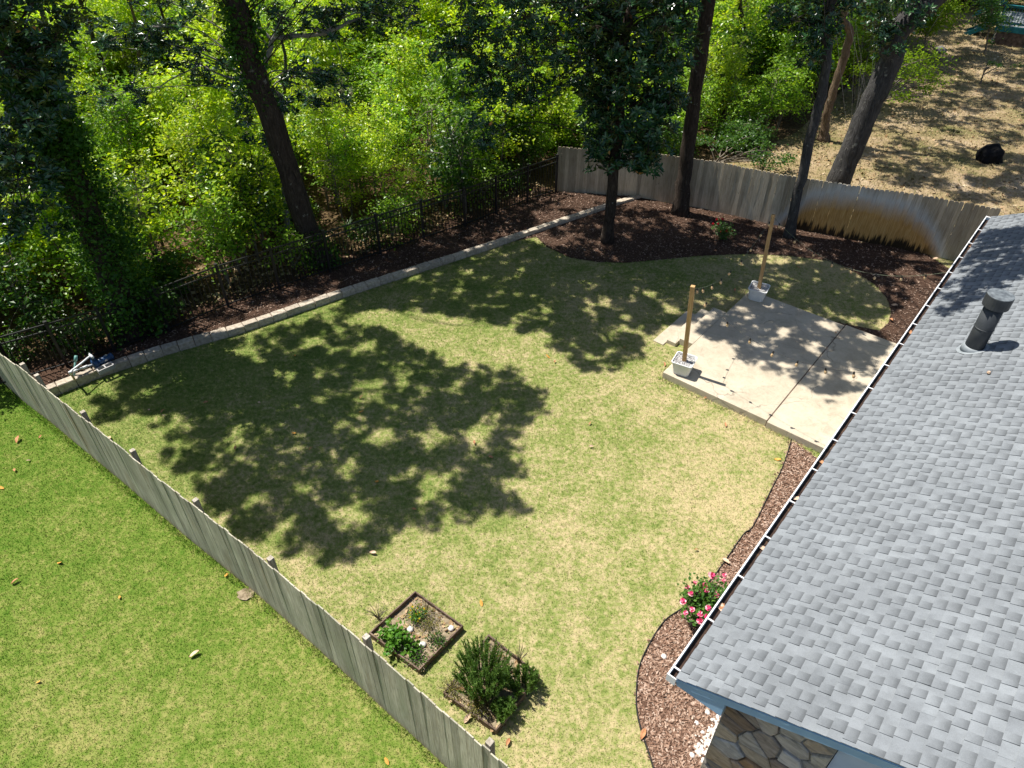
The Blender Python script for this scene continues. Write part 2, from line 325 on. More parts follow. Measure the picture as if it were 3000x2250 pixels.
def shingle_mat():
    t = NT('asphalt_shingle'); uvn = t.n('ShaderNodeUVMap'); uvn.uv_map = 'UVMap'; uv = t.sep(uvn.outputs[0]); p = t.pos()
    r = t.rnd(); gr = t.noise(p, 210, 2, .8); big = t.noise(p, .7, 3)
    raised = t.math('GREATER_THAN', uv[0], .5)                    # raised tabs carry the printed shadow band on their upper end
    base = t.ramp(r, [(0, (.178, .193, .206)), (.35, (.194, .210, .224)), (.7, (.212, .229, .243)), (1, (.186, .201, .214))])
    band = t.ramp(t.math('ADD', uv[1], t.math('MULTIPLY', t.math('SUBTRACT', t.noise(p, 30, 3), .5), .12)), [(.12, .96), (.55, .78), (.95, .46)])
    c = t.mix(t.math('MULTIPLY', raised, .95), base, t.mix(1., base, band, 'MULTIPLY'))
    c = t.mix(1., c, t.ramp(gr, [(.3, .78), (.7, 1.22)]), 'MULTIPLY'); c = t.mix(1., c, t.ramp(big, [(.3, .88), (.7, 1.1)]), 'MULTIPLY')
    stk = t.noise(t.mapv(p, (5, 5, .6), (0, 0, .695)), .9, 5, .7); c = t.mix(1., c, t.ramp(stk, [(.35, .86), (.6, 1.06)]), 'MULTIPLY')
    return t.princ(c, .92, t.bump(gr, .4, .004), .2)
MAT['shingle'] = shingle_mat()
MAT['felt'] = simple('roof_underlay', [(.3, (.05, .05, .052)), (.7, (.09, .09, .095))], 20, .95, .2, .004, .1)
MAT['vent'] = simple('dark_vent_metal', [(.3, (.030, .034, .038)), (.7, (.05, .055, .06))], 6, .5, .05, .002, .4)
MAT['vent_top'] = simple('sky_tinted_vent_lid', [(.35, (.07, .08, .09)), (.5, (.12, .138, .15)), (.7, (.2, .22, .235))], 9, .6, .1, .002, .35)  # grey-blue reflection of the sky put into the lid colour
MAT['flash'] = simple('metal_flashing', [(.3, (.20, .225, .24)), (.7, (.30, .325, .34))], 8, .5, .05, .002, .4)
MAT['pump'] = simple('blue_pump_paint', [(.3, (.010, .040, .11)), (.7, (.018, .07, .17))], 12, .4, .05, .002, .45)
MAT['steel'] = simple('dull_steel', [(.3, (.35, .36, .38)), (.7, (.55, .56, .57))], 12, .4, .0, .002, .5, metal=.6)
MAT['teal_pipe'] = simple('green_pipe_plastic', [(.3, (.10, .26, .24)), (.7, (.18, .36, .33))], 6, .5, .0, .002, .4)
MAT['teal'] = simple('teal_deck_paint', [(.3, (.008, .10, .12)), (.6, (.014, .16, .18)), (.8, (.03, .21, .23))], 4, .6, .05, .003, .3)
MAT['deckboard'] = simple('grey_deck_board', [(.3, (.13, .15, .16)), (.7, (.27, .29, .29))], 5, .85, .1, .004, .2)
MAT['cover'] = simple('black_cover_fabric', [(.3, (.004, .004, .005)), (.7, (.009, .009, .010))], 14, .8, .2, .01, .12)
MAT['wire'] = simple('black_cord', [(.3, (.010, .010, .010)), (.7, (.02, .02, .02))], 20, .6, .0, .001, .3)
MAT['socket'] = simple('black_socket', [(.3, (.012, .011, .011)), (.7, (.02, .018, .018))], 20, .5, .0, .001, .3)
MAT['wire_pale'] = simple('pale_green_cord', [(.3, (.12, .15, .09)), (.7, (.2, .23, .15))], 20, .6, .0, .001, .3)
t = NT('amber_bulb_glass'); MAT['bulb'] = t.princ((.58, .40, .22), .12, None, .6)
MAT['chain'] = simple('galvanised_rail', [(.3, (.16, .17, .17)), (.7, (.28, .29, .29))], 9, .5, .0, .002, .4)
MAT['cinder'] = simple('concrete_block', [(.3, (.30, .29, .29)), (.7, (.45, .44, .43))], 30, .95, .3, .006, .15)
MAT['rock'] = simple('grey_rock', [(.3, (.09, .088, .085)), (.7, (.2, .195, .185))], 5, .9, .5, .03, .2)
#PART2
# ------------------------------------------------------------------ survey of the plot (metres)
gd = np.array([.64, .768]); rd = np.array([.768, -.64])          # along the eave, and from the eave into the house
P0 = np.array([2.136, 4.536, 2.80]); SL = .488                   # eave corner of the roof, roof pitch
PFL = at(1942, 1090, .2)[:2]                                     # front left corner of the patio
def hxy(r, g, z=None):
    p = P0[:2] + rd * r + gd * g; return p if z is None else np.array([p[0], p[1], z])
def pxy(r, g, z=None):
    p = PFL + rd * r + gd * g; return p if z is None else np.array([p[0], p[1], z])
FLINE = np.array([(-12.75, 13.68), (-11.81, 12.93), (-10.91, 12.29), (-9.98, 11.58), (-8.97, 10.82), (-8.39, 10.38), (-7.63, 9.79), (-6.57, 8.97), (-5.59, 8.24),
                  (-4.99, 7.8), (-4.41, 7.35), (-3.25, 6.41), (-2.52, 5.82), (-1.92, 5.32), (-1.33, 4.84), (-1.01, 4.57), (.2, 3.58), (3.0, 1.25)])
FHGT = np.array([1.6, 1.62, 1.66, 1.64, 1.62, 1.65, 1.68, 1.68, 1.69, 1.69, 1.70, 1.80, 1.84, 1.9, 1.92, 1.93, 1.93, 1.93])
WLINE = np.array([at(*p)[:2] for p in [(120, 1172), (300, 1098), (480, 1037), (700, 973), (1020, 862), (1344, 757), (1475, 712), (1640, 655), (1778, 608), (1866, 580)]])
ILINE = np.array([at(*p, .15)[:2] for p in [(-60, 1152), (60, 1118), (199, 1075), (338, 1031), (497, 971), (670, 900), (820, 848), (968, 797), (1115, 746), (1242, 703), (1362, 664), (1454, 628), (1545, 592), (1628, 563)]])
BLINE = np.array([at(*p)[:2] for p in [(1628, 563), (1753, 574), (1868, 578), (1952, 595), (2064, 613), (2252, 657), (2434, 691), (2500, 705), (2614, 724), (2720, 748), (2860, 778)]])
BACKBED = np.array([at(*p)[:2] for p in [(1572, 695), (1601, 724), (1670, 756), (1753, 769), (1833, 771), (1934, 762), (2042, 751), (2187, 745), (2298, 749), (2422, 764), (2496, 794), (2561, 833), (2596, 873), (2611, 913), (2601, 948), (2576, 970)]])
HOUSEBED = np.array([at(*p)[:2] for p in [(2318, 1290), (2292, 1370), (2258, 1438), (2204, 1546), (2175, 1571), (2095, 1685), (2010, 1775), (1948, 1820), (1905, 1883), (1872, 1955), (1863, 2035), (1867, 2098), (1884, 2162), (1905, 2225), (1935, 2320), (1990, 2420)]])
PATIO = np.array([pxy(0, 0), pxy(5.3, 0), pxy(5.3, 4.98), pxy(0, 4.98)])
STEPZONE = np.array([pxy(-1.0, 1.2), pxy(.1, 1.2), pxy(.1, 3.5), pxy(-1.0, 3.2)])
HOUSE = np.array([hxy(.5, .2), hxy(9, .2), hxy(9, 16.4), hxy(.5, 16.4)])
BED1 = [at(*p)[:2] for p in [(1219, 1747), (1355, 1846), (1230, 1974), (1086, 1867)]]
BED2 = [at(*p)[:2] for p in [(1432, 1873), (1578, 1990), (1454, 2150), (1303, 2041)]]
BACKBED_POLY = np.vstack([BACKBED, [pxy(1.6, 5.0), pxy(5.3, 5.0), hxy(1.2, 17.5)], BLINE[::-1][1:-2], WLINE[::-1][:4]])
HOUSEBED_POLY = np.vstack([HOUSEBED, [hxy(2.2, -2.3), hxy(2.2, .0), hxy(.9, .0), hxy(.9, 7.6)]])
LAWN = np.vstack([FLINE, [(4, .4), (20, .4), (20, 22)], BLINE[::-1][:-2], WLINE[::-1]])
NLAWN = np.vstack([FLINE, [(4, .4), (4, -3), (-34, -3), (-34, 13.9), (-16, 13.9)]])
FRUST_FAR = np.array([at(-120, 2330)[:2], at(3120, 2330)[:2], at(3120, 60)[:2], at(-120, 60)[:2]])
FRUST = np.array([at(-350, 2620)[:2], at(3350, 2620)[:2], at(3120, 500)[:2], at(-120, 500)[:2]])

def sheet(name, poly, z, m, kind='structure'):
    o = mesh(name, [(p[0], p[1], z) for p in poly], [tuple(range(len(poly)))], m)
    me = o.data; bm = bmesh.new(); bm.from_mesh(me); bmesh.ops.triangulate(bm, faces=bm.faces[:])
    for f in bm.faces:
        if f.normal.z < 0: f.normal_flip()
    bm.to_mesh(me); bm.free(); tag(o, kind=kind); return o
g = sheet('ground', [(-700, -500), (700, -500), (700, 900), (-700, 900)], -.03, MAT['forest']); tag(g, 'brown earth ground under the woods and all around the plot')
tag(sheet('lawn', LAWN, 0, MAT['lawn']), 'mown back lawn with tan patches between the fences and the house')
tag(sheet('neighbour_lawn', NLAWN, .0, MAT['nlawn']), 'bright green lawn of the neighbour outside the grey plank fence')
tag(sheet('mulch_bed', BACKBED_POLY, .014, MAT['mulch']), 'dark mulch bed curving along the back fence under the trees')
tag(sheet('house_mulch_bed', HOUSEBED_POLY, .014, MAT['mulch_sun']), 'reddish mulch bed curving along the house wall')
YARD = np.vstack([BLINE[2:], [(60, 4), (90, 60), (40, 75)], [at(2700, 60)[:2], at(2560, 190)[:2], at(2450, 280)[:2], at(2330, 390)[:2], at(2150, 470)[:2], at(1960, 520)[:2]]])
tag(sheet('neighbour_yard', YARD, -.012, MAT['yard']), 'dry leafy neighbouring yard beyond the back fence')
# terrace strip between block wall and iron fence, and the woodland floor behind it
WTOP = np.linspace(.27, .10, len(WLINE))
def wall_h(i): return WTOP[i]
tv = [(p[0], p[1], h - .045) for p, h in zip(WLINE, WTOP)]; n = len(tv)
iv = []
for i in range(n):
    s = i / (n - 1); k = s * (len(ILINE) - 1 - 2) + 2; a = int(min(k, len(ILINE) - 2)); q = ILINE[a] + (ILINE[a + 1] - ILINE[a]) * (k - a); iv.append((q[0], q[1], .16))
far = [(q[0] + (q[1] - 20) * 0 - .45, q[1] + .55, .12) for q in iv]
V = tv + iv + far; F = []
for i in range(n - 1): F += [(i, i + 1, n + i + 1, n + i), (n + i, n + i + 1, 2 * n + i + 1, 2 * n + i)]
# left end beside the plank fence
o = mesh('mulch_strip', V, F, MAT['mulch']); tag(o, 'narrow raised mulch strip between the block wall and the iron fence', kind='structure')
WOODZ = lambda q: .09
WOODS = np.vstack([[(-80, 13.9), (-13.5, 13.9)], ILINE[2:] + [(-.05, .1)], [at(1700, 540)[:2], at(1960, 520)[:2], at(2150, 470)[:2], at(2330, 390)[:2], at(2450, 280)[:2], at(2560, 190)[:2], at(2700, 60)[:2], (40, 75), (40, 110), (-80, 110)]])
wfl = sheet('woodland_floor', WOODS, .09, MAT['forest'])
for v in wfl.data.vertices:
    if v.co.x > 2.2: v.co.z = -.02
tag(wfl, 'leaf strewn floor of the wood behind the iron fence')
o = sheet('fence_corner_ground', [(-13.6, 14.3), (-12.75, 13.68), WLINE[0], WLINE[1], ILINE[3] , (-11.6, 14.6)], .13, MAT['mulch']); tag(o, 'sunlit mulch in the corner behind the plank fence')

# ------------------------------------------------------------------ grass, chips, litter
def blades(name, poly, dens, excl, m, h=(.025, .055), w=(.007, .013), label='', fr=None):
    P = scatter(poly, dens, .035); P = P[inpoly(P, FRUST if fr is None else fr)]
    for e in excl: P = P[~inpoly(P, e)]
    N = len(P); a = rng.uniform(0, 2 * np.pi, N); L = rng.uniform(*h, N); W_ = rng.uniform(*w, N); b = rng.uniform(0, 2 * np.pi, N); lean = rng.uniform(.2, 1.1, N)
    x = np.c_[np.cos(a), np.sin(a), np.zeros(N)] * (W_ / 2)[:, None]; B = np.c_[P, np.full(N, .0)]
    T = B + np.c_[np.cos(b) * L * lean, np.sin(b) * L * lean, L]
    V = np.stack([B - x, B + x, T], 1).reshape(-1, 3); F = np.arange(3 * N).reshape(-1, 3)
    return tag(mesh(name, V, F, m), label, kind='stuff')
b1 = np.array(BED1); b2 = np.array(BED2)
blades('lawn_grass', LAWN, 1500, [BACKBED_POLY, HOUSEBED_POLY, PATIO, STEPZONE, HOUSE, b1], MAT['blade'], label='short mown grass of the back lawn')
blades('neighbour_grass', NLAWN, 2400, [], MAT['nblade'], (.018, .04), label='short bright grass of the neighbouring lawn')
for sd, pm_ in ((.07, 'blade'), (-.07, 'nblade')):               # longer uncut tufts along the foot of the plank fence
    dF = np.diff(FLINE, axis=0); nF = np.c_[-dF[:, 1], dF[:, 0]] / np.linalg.norm(dF, axis=1)[:, None]; off = FLINE[:-1] + nF * sd
    blades('fence_tufts', np.vstack([FLINE[:-1] + nF * sd * .2, (FLINE[:-1] + nF * sd * 1.6)[::-1]]), 2600, [], MAT[pm_], (.05, .13), (.008, .014), label='longer uncut grass along the %s side of the plank fence' % ('garden' if sd > 0 else 'outer'))
pe = [pxy(-.02, -.02), pxy(5.2, -.07), pxy(5.2, -.15), pxy(-.10, -.09), pxy(-.10, 1.15), pxy(-.02, 1.15)]
blades('patio_edge_tufts', pe, 2600, [], MAT['blade'], (.05, .12), (.008, .014), label='longer grass creeping up the patio edge')
def chips(name, poly, dens, m, zf, L=(.02, .07), label='', frust=True, tilt=.5, asp=.38):
    P = scatter(poly, dens, .03)
    if frust is not False: P = P[inpoly(P, FRUST if frust is True else frust)]
    N = len(P); a = rng.uniform(0, 2 * np.pi, N); l = rng.uniform(*L, N) / 2; w = l * rng.uniform(.6, 1.4, N) * asp
    u = np.c_[np.cos(a), np.sin(a), rng.normal(0, tilt * .5, N)]; v = np.c_[-np.sin(a), np.cos(a), rng.normal(0, tilt, N)]
    z = zf(P) if callable(zf) else np.full(N, zf); C = np.c_[P, z + rng.uniform(.004, .02, N) + l * .2]
    u *= l[:, None]; v *= w[:, None]
    V = np.stack([C - u - v * .8, C + u * .9 - v, C + u + v * .9, C - u * .9 + v], 1).reshape(-1, 3)
    return tag(mesh(name, V, np.arange(4 * N).reshape(-1, 4), m), label, kind='stuff')
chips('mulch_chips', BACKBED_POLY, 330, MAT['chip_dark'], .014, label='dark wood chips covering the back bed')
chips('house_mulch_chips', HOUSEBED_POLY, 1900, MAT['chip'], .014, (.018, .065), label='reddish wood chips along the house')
def stripz(P):
    d1 = seg_dist(P, WLINE); d2 = seg_dist(P, ILINE); t_ = d1 / (d1 + d2 + 1e-6); x = np.interp(P[:, 0], WLINE[:, 0], WTOP) - .045
    return x * (1 - t_) + .16 * t_
chips('strip_chips', np.vstack([WLINE, ILINE[::-1][:-2]]), 300, MAT['chip_dark'], stripz, label='dark wood chips on the strip along the iron fence')
chips('fence_litter', np.vstack([ILINE[2:], (ILINE[2:] + [(-1.6, 2.2)])[::-1]]), 45, MAT['litter'], .11, (.05, .13), label='fallen brown leaves behind the iron fence', asp=.6)
chips('yard_litter', YARD[:-1], 15, MAT['litter'], -.01, (.05, .14), label='fallen brown leaves on the dry yard', asp=.6, frust=FRUST_FAR)
MAT['yblade'] = grass_mat('yard_grass_blade', (.19, .19, .07), (.10, .14, .035), (.42, .34, .19), .0)
blades('yard_grass', YARD, 110, [], MAT['yblade'], (.03, .10), (.02, .05), label='thin dry grass of the neighbouring yard', fr=FRUST_FAR)

# dark plastic edging of the house bed
ep = smooth_path([np.r_[p, .02] for p in HOUSEBED[:-1]], 4); b_ = MB()
for a_, c_ in zip(ep[:-1], ep[1:]): b_.beam(a_, c_, .014, .075)
tag(b_.build('bed_edging', MAT['wire']), 'thin black edging strip round the house mulch bed', 'edging')
# ------------------------------------------------------------------ patio
patio = empty('patio', (*PFL, 0)); tag(patio, 'pale concrete patio with two slabs and side steps beside the house', kind='structure')
patio.rotation_euler = (0, 0, math.atan2(rd[1], rd[0]))
def pbox(name, x0, x1, y0, y1, z0, z1, m=MAT['concrete'], bev=.012): return MB().box(x0, x1, y0, y1, z0, z1).build(name, m, patio, bevel=bev)
pbox('slab', 0, 2.785, 0, 4.98, -.1, .2); pbox('slab', 2.81, 5.3, -.05, 5.03, -.1, .199)
pbox('step', -.40, -.004, 1.55, 3.48, -.1, .197); pbox('step', -.68, -.404, 1.38, 3.33, -.1, .118); pbox('step', -1.0, -.684, 1.22, 3.05, -.1, .035)
pbox('joint_strip', 2.785, 2.81, .02, 4.96, -.1, .185, MAT['bedwood'], 0)

# ------------------------------------------------------------------ house
house = empty('house', (*P0[:2], 0), math.atan2(rd[1], rd[0]))      # local x = into the house, local y = along the eave
tag(house, 'single storey house with grey shingle roof, white gutter and stone gable end', 'house')
ze = P0[2]; GL = 16.55; TOPX = 6.2
roof = empty('roof', parent=house)
MB().add([(-.01, .02, ze - .012), (TOPX, .02, ze + TOPX * SL - .012), (TOPX, GL - .02, ze + TOPX * SL - .012), (-.01, GL - .02, ze - .012),
          (-.01, .02, ze - .05), (TOPX, .02, ze + TOPX * SL - .05), (TOPX, GL - .02, ze + TOPX * SL - .05), (-.01, GL - .02, ze - .05)],
         [(0, 1, 2, 3), (7, 6, 5, 4), (0, 4, 5, 1), (1, 5, 6, 2), (2, 6, 7, 3), (3, 7, 4, 0)]).build('roof_deck', MAT['felt'], roof)
MB().add([(TOPX, 0, ze + TOPX * SL), (2 * TOPX, 0, ze), (2 * TOPX, GL, ze), (TOPX, GL, ze + TOPX * SL)], [(0, 1, 2, 3)]).build('far_slope', MAT['felt'], roof)
cs = 1 / math.hypot(1, SL); ex, ez = cs, SL * cs                    # unit vector up the slope
nx, nz = -ez, cs
EXPO = .1465; pieces = []
rr = random.Random(3)
for c in range(int(TOPX / cs / EXPO)):
    y = -.03 - rr.uniform(0, .03); raised = rr.random() < .5
    while y < GL:
        w = rr.choice((.115, .135, .15, .165)) if raised else rr.choice((.075, .10, .125, .15, .19))
        y1 = min(y + w, GL + .01); y0 = max(y, -.03)
        if y1 - y0 > .02: pieces.append((c, y0, y1, raised))
        y = y1 if y1 > GL else y + w; raised = (not raised) if rr.random() < .975 else raised
def shingle_geo(c, y0, y1, raised):
    s0 = c * EXPO - .03; s1 = s0 + EXPO + .012; t0 = (.019 if raised else .0125); t1 = (.0095 if raised else .003)
    sk = rr.uniform(-.004, .004); s0 += rr.uniform(-.003, .003); g2 = .0012
    def P(s, y, t): return (ex * s + nx * t, y, ze + ez * s + nz * t)
    V = [P(s0, y0 + g2, 0), P(s0, y1 - g2, 0), P(s1, y1 - g2 + sk, -.003), P(s1, y0 + g2 + sk, -.003), P(s0, y0 + g2, t0), P(s0, y1 - g2, t0), P(s1, y1 - g2 + sk, t1), P(s1, y0 + g2 + sk, t1)]
    F = [(4, 7, 6, 5), (0, 4, 5, 1), (1, 5, 6, 2), (3, 7, 4, 0)]
    u = .9 if raised else .1; vv = {0: 0, 1: 0, 2: 1, 3: 1, 4: 0, 5: 0, 6: 1, 7: 1}
    return V, F, [(u, vv[i]) for f in F for i in f]
camv = Vector((0, 0, CAM_H))
Mh = Matrix.Translation(house.location) @ Matrix.Rotation(house.rotation_euler.z, 4, 'Z')
def near(pc):
    c, y0, y1, _ = pc; s = (c + .5) * EXPO; p = Mh @ Vector((ex * s, (y0 + y1) / 2, ze + ez * s)); q = p - camv
    dd = q.y * math.cos(_p) - q.z * math.sin(_p); X = 1500 + FPX * q.x / dd; Yp = 1125 - FPX * (q.y * math.sin(_p) + q.z * math.cos(_p)) / dd
    vis = -20 < X < 2990 and Yp < 2245 and (y1 - y0) > .09
    return (0 if vis else 1000) + q.length
order = sorted(range(len(pieces)), key=lambda i: near(pieces[i])); nearset = set(order[:300])
JV, JF, JU = [], [], []
for i, pc in enumerate(pieces):
    V, F, U = shingle_geo(*pc)
    if i in nearset: mesh('shingle', V, F, MAT['shingle'], roof, uv=U)
    else:
        b = len(JV); JV += V; JF += [tuple(k + b for k in f) for f in F]; JU += U
o = mesh('shingle_field', np.array(JV), np.array(JF), MAT['shingle'], roof, uv=JU); tag(o, kind='stuff')
# eave fascia, gutter, hangers
MB().box(-.02, .0, .0, GL, ze - .20, ze - .03).build('fascia', MAT['trim'], house)
gut = empty('gutter', parent=house)
MB().box(-.142, -.128, -.03, GL - .02, ze - .15, ze - .02).box(-.146, -.125, -.03, GL - .02, ze - .022, ze - .012).box(-.142, -.022, -.03, GL - .02, ze - .16, ze - .15).build('trough', MAT['white'], gut)
MB().box(-.128, -.022, -.02, GL - .03, ze - .149, ze - .105).build('gutter_debris', MAT['gutter_dirt'], gut)
MB().box(-.150, -.020, -.045, -.031, ze - .165, ze - .012).build('end_cap', MAT['white'], gut); MB().box(-.150, -.020, GL - .019, GL - .005, ze - .165, ze - .012).build('end_cap', MAT['white'], gut)
hm = MB().box(-.126, -.0, -.011, .011, -.008, .004).build('hanger', MAT['white'], gut, loc=(0, .1, ze - .020))
for k in range(1, 19): inst('hanger', hm.data, gut, (0, .1 + .912 * k, ze - .020))
hd = MB().box(-.10, -.03, -.035, .035, -.06, 0).build('outlet_box', MAT['white'], gut, loc=(0, .02, ze - .166))
for k in range(7):                                                  # leaves caught in the gutter
    a = rr.uniform(0, 3); y = rr.uniform(1.2, GL - 1)
    V = [(-.075 + .05 * math.cos(a + q), y + .07 * math.sin(a + q), ze - .1 + .02 * (q % 2)) for q in (0, 1.4, 3.1, 4.6)]
    mesh('gutter_leaf', V, [(0, 1, 2, 3)], MAT['dead'][k % 2], gut)
# rake boards, boxed eave, soffit
def rz(x): return ze + x * SL
MB().add([(-.0, -.012, ze - .03), (TOPX, -.012, rz(TOPX) - .03), (TOPX, -.012, rz(TOPX) - .20), (.0, -.012, ze - .20), (-.0, .012, ze - .03), (TOPX, .012, rz(TOPX) - .03), (TOPX, .012, rz(TOPX) - .20), (.0, .012, ze - .20)],
         [(0, 3, 2, 1), (4, 5, 6, 7), (0, 1, 5, 4), (1, 2, 6, 5), (2, 3, 7, 6), (3, 0, 4, 7)]).build('rake_board', MAT['trim'], house)
MB().add([(-.02, -.02, ze - .05), (TOPX, -.02, rz(TOPX) - .05), (TOPX, -.02, rz(TOPX) - .10), (-.02, -.02, ze - .10), (-.02, -.010, ze - .05), (TOPX, -.010, rz(TOPX) - .05), (TOPX, -.010, rz(TOPX) - .10), (-.02, -.010, ze - .10)],
         [(0, 3, 2, 1), (4, 5, 6, 7), (0, 1, 5, 4), (1, 2, 6, 5), (2, 3, 7, 6), (3, 0, 4, 7)]).build('rake_trim', MAT['trim'], house)
MB().add([(0.0, .0, ze - .21), (.62, .0, ze - .21), (.62, .0, rz(.62) - .18), (0, .0, ze - .18), (0.0, .3, ze - .21), (.62, .3, ze - .21), (.62, .3, rz(.62) - .18), (0, .3, ze - .18)],
         [(0, 1, 2, 3), (4, 7, 6, 5), (0, 3, 7, 4), (1, 5, 6, 2), (0, 4, 5, 1), (2, 6, 7, 3)]).build('boxed_eave', MAT['trim'], house)
MB().box(.002, .60, .302, GL - .1, ze - .24, ze - .21).build('soffit', MAT['trim'], house)
GW = .17                                                            # gable wall plane behind the rake
MB().box(.62, .80, .34, GL - .3, -.1, ze - .2).build('eave_wall', MAT['siding'], house)
MB().add([(1.87, GW + .05, -.1), (12, GW + .05, -.1), (12, GW + .05, 2.7), (TOPX, GW + .05, rz(TOPX) - .2), (1.87, GW + .05, rz(1.87) - .2),
          (1.87, GW + .2, -.1), (12, GW + .2, -.1), (12, GW + .2, 2.7), (TOPX, GW + .2, rz(TOPX) - .2), (1.87, GW + .2, rz(1.87) - .2)],
         [(0, 1, 2, 3, 4), (5, 9, 8, 7, 6), (0, 5, 6, 1), (0, 4, 9, 5), (4, 3, 8, 9), (3, 2, 7, 8), (1, 6, 7, 2)]).build('gable_wall', MAT['siding'], house)
for k in range(27):
    z0 = .1 + k * .2; xa = max(1.87, (z0 + .42 - ze) / SL); MB().add([(xa, GW + .048, z0), (8, GW + .048, z0), (8, GW + .033, z0), (xa, GW + .033, z0), (xa, GW + .048, z0 + .19), (8, GW + .048, z0 + .19)], [(3, 2, 5, 4), (0, 1, 2, 3)]).build('siding_board', MAT['siding'], house)
# stone veneer: relaxed Voronoi cells clipped to the wall panel, each its own stone
sw = empty('stone_wall', parent=house)
MB().add([(.60, GW + .035, -.1), (1.86, GW + .035, -.1), (1.86, GW + .035, rz(1.86) - .205), (.60, GW + .035, rz(.6) - .205), (.60, GW + .25, -.1), (1.86, GW + .25, -.1), (1.86, GW + .25, rz(1.86) - .205), (.6, GW + .25, rz(.6) - .205)],
         [(0, 1, 2, 3), (4, 7, 6, 5), (0, 3, 7, 4), (1, 5, 6, 2), (3, 2, 6, 7)]).build('mortar_backing', MAT['mortar'], sw)
sites = []; r2 = random.Random(8)
while len(sites) < 46:
    p = (r2.uniform(.6, 1.86), r2.uniform(-.05, 3.3))
    if p[1] < rz(p[0]) - .2 and all(((p[0] - q[0]) * 1.0) ** 2 + ((p[1] - q[1]) * 1.25) ** 2 > .19 ** 2 for q in sites): sites.append(p)
    elif r2.random() < .0005: break
def clip(poly, a, b, c):
    out = []
    for i in range(len(poly)):
        p, q = poly[i], poly[(i + 1) % len(poly)]; dp = a * p[0] + b * p[1] - c; dq = a * q[0] + b * q[1] - c
        if dp <= 0: out.append(p)
        if dp * dq < 0: tt = dp / (dp - dq); out.append((p[0] + (q[0] - p[0]) * tt, p[1] + (q[1] - p[1]) * tt))
    return out
for i, s in enumerate(sites):
    poly = [(.60, -.1), (1.86, -.1), (1.86, rz(1.86) - .21), (.60, rz(.6) - .21)]
    for j, q in enumerate(sites):
        if i == j: continue
        a, b = q[0] - s[0], q[1] - s[1]; c = (q[0] ** 2 + q[1] ** 2 - s[0] ** 2 - s[1] ** 2) / 2
        poly = clip(poly, a, b, c)
        if len(poly) < 3: break
    if len(poly) < 3: continue
    cx = sum(p[0] for p in poly) / len(poly); cy2 = sum(p[1] for p in poly) / len(poly); sz = max(math.hypot(p[0] - cx, p[1] - cy2) for p in poly)
    k0 = 1 - .014 / sz; k1 = k0 - .03 / sz; n = len(poly); d0 = GW + .035; d1 = GW + r2.uniform(-.035, .012)
    jit = [r2.uniform(.93, 1.0) for _ in poly]
    V = [(cx + (p[0] - cx) * k0 * w, d0, cy2 + (p[1] - cy2) * k0 * w) for p, w in zip(poly, jit)] + [(cx + (p[0] - cx) * k0 * w, d1 + .012, cy2 + (p[1] - cy2) * k0 * w) for p, w in zip(poly, jit)] + [(cx + (p[0] - cx) * k1 * w, d1 + r2.uniform(-.004, .004), cy2 + (p[1] - cy2) * k1 * w) for p, w in zip(poly, jit)]
    F = [tuple(range(2 * n, 3 * n))] + [(a_ * n + k, a_ * n + (k + 1) % n, (a_ + 1) * n + (k + 1) % n, (a_ + 1) * n + k) for a_ in (0, 1) for k in range(n)]
    mesh('stone', V, F, MAT['stone'], sw)
# vent pipe on the roof
vx, vy = 1.10, 9.02; vz = rz(vx)
vent = empty('vent_pipe', (vx, vy, vz), parent=house)
V, F = lathe_vf([(.165, -.12), (.165, 1.0)], 28); mesh('pipe', V, F, MAT['vent'], vent, True)
V, F = lathe_vf([(.167, .50), (.172, .505), (.172, .52), (.167, .525)], 28); mesh('seam_band', V, F, MAT['vent'], vent, True)
V, F = lathe_vf([(.20, .97), (.222, .985), (.225, 1.20), (.222, 1.215)], 28); mesh('cap', V, F, MAT['vent'], vent)
V, F = lathe_vf([(.222, 1.216), (.218, 1.222), (.10, 1.232)], 28); mesh('cap_lid', V, F, MAT['vent_top'], vent)
V, F = lathe_vf([(.205, -.05), (.195, .06), (.175, .085), (.168, .09)], 28); mesh('storm_collar', V, F, MAT['flash'], vent, True)
V, F = [], []
for j in range(28):
    a = 2 * math.pi * j / 28
    for q, h in ((.20, .014), (.27, .009)): lx = q * math.cos(a) - (.04 if q > .3 else 0); V.append((lx * ex + nx * (h + .012), q * math.sin(a) * .95, lx * ez + nz * (h + .012)))
for j in range(28): F.append((2 * j, 2 * j + 1, (2 * j + 3) % 56, (2 * j + 2) % 56))
mesh('flashing', V, F, MAT['flash'], vent)
# bracing nub on the roof
rb = mesh('seed_pod', *lathe_vf([(.02, 0), (.035, .02), (.02, .05)], 7), MAT['dead'][1]); p = Mh @ Vector((1.5, 8.05, rz(1.5) + .02)); rb.location = p
tag(rb, 'small pale seed pod lying on the shingles below the vent pipe', 'seed pod')
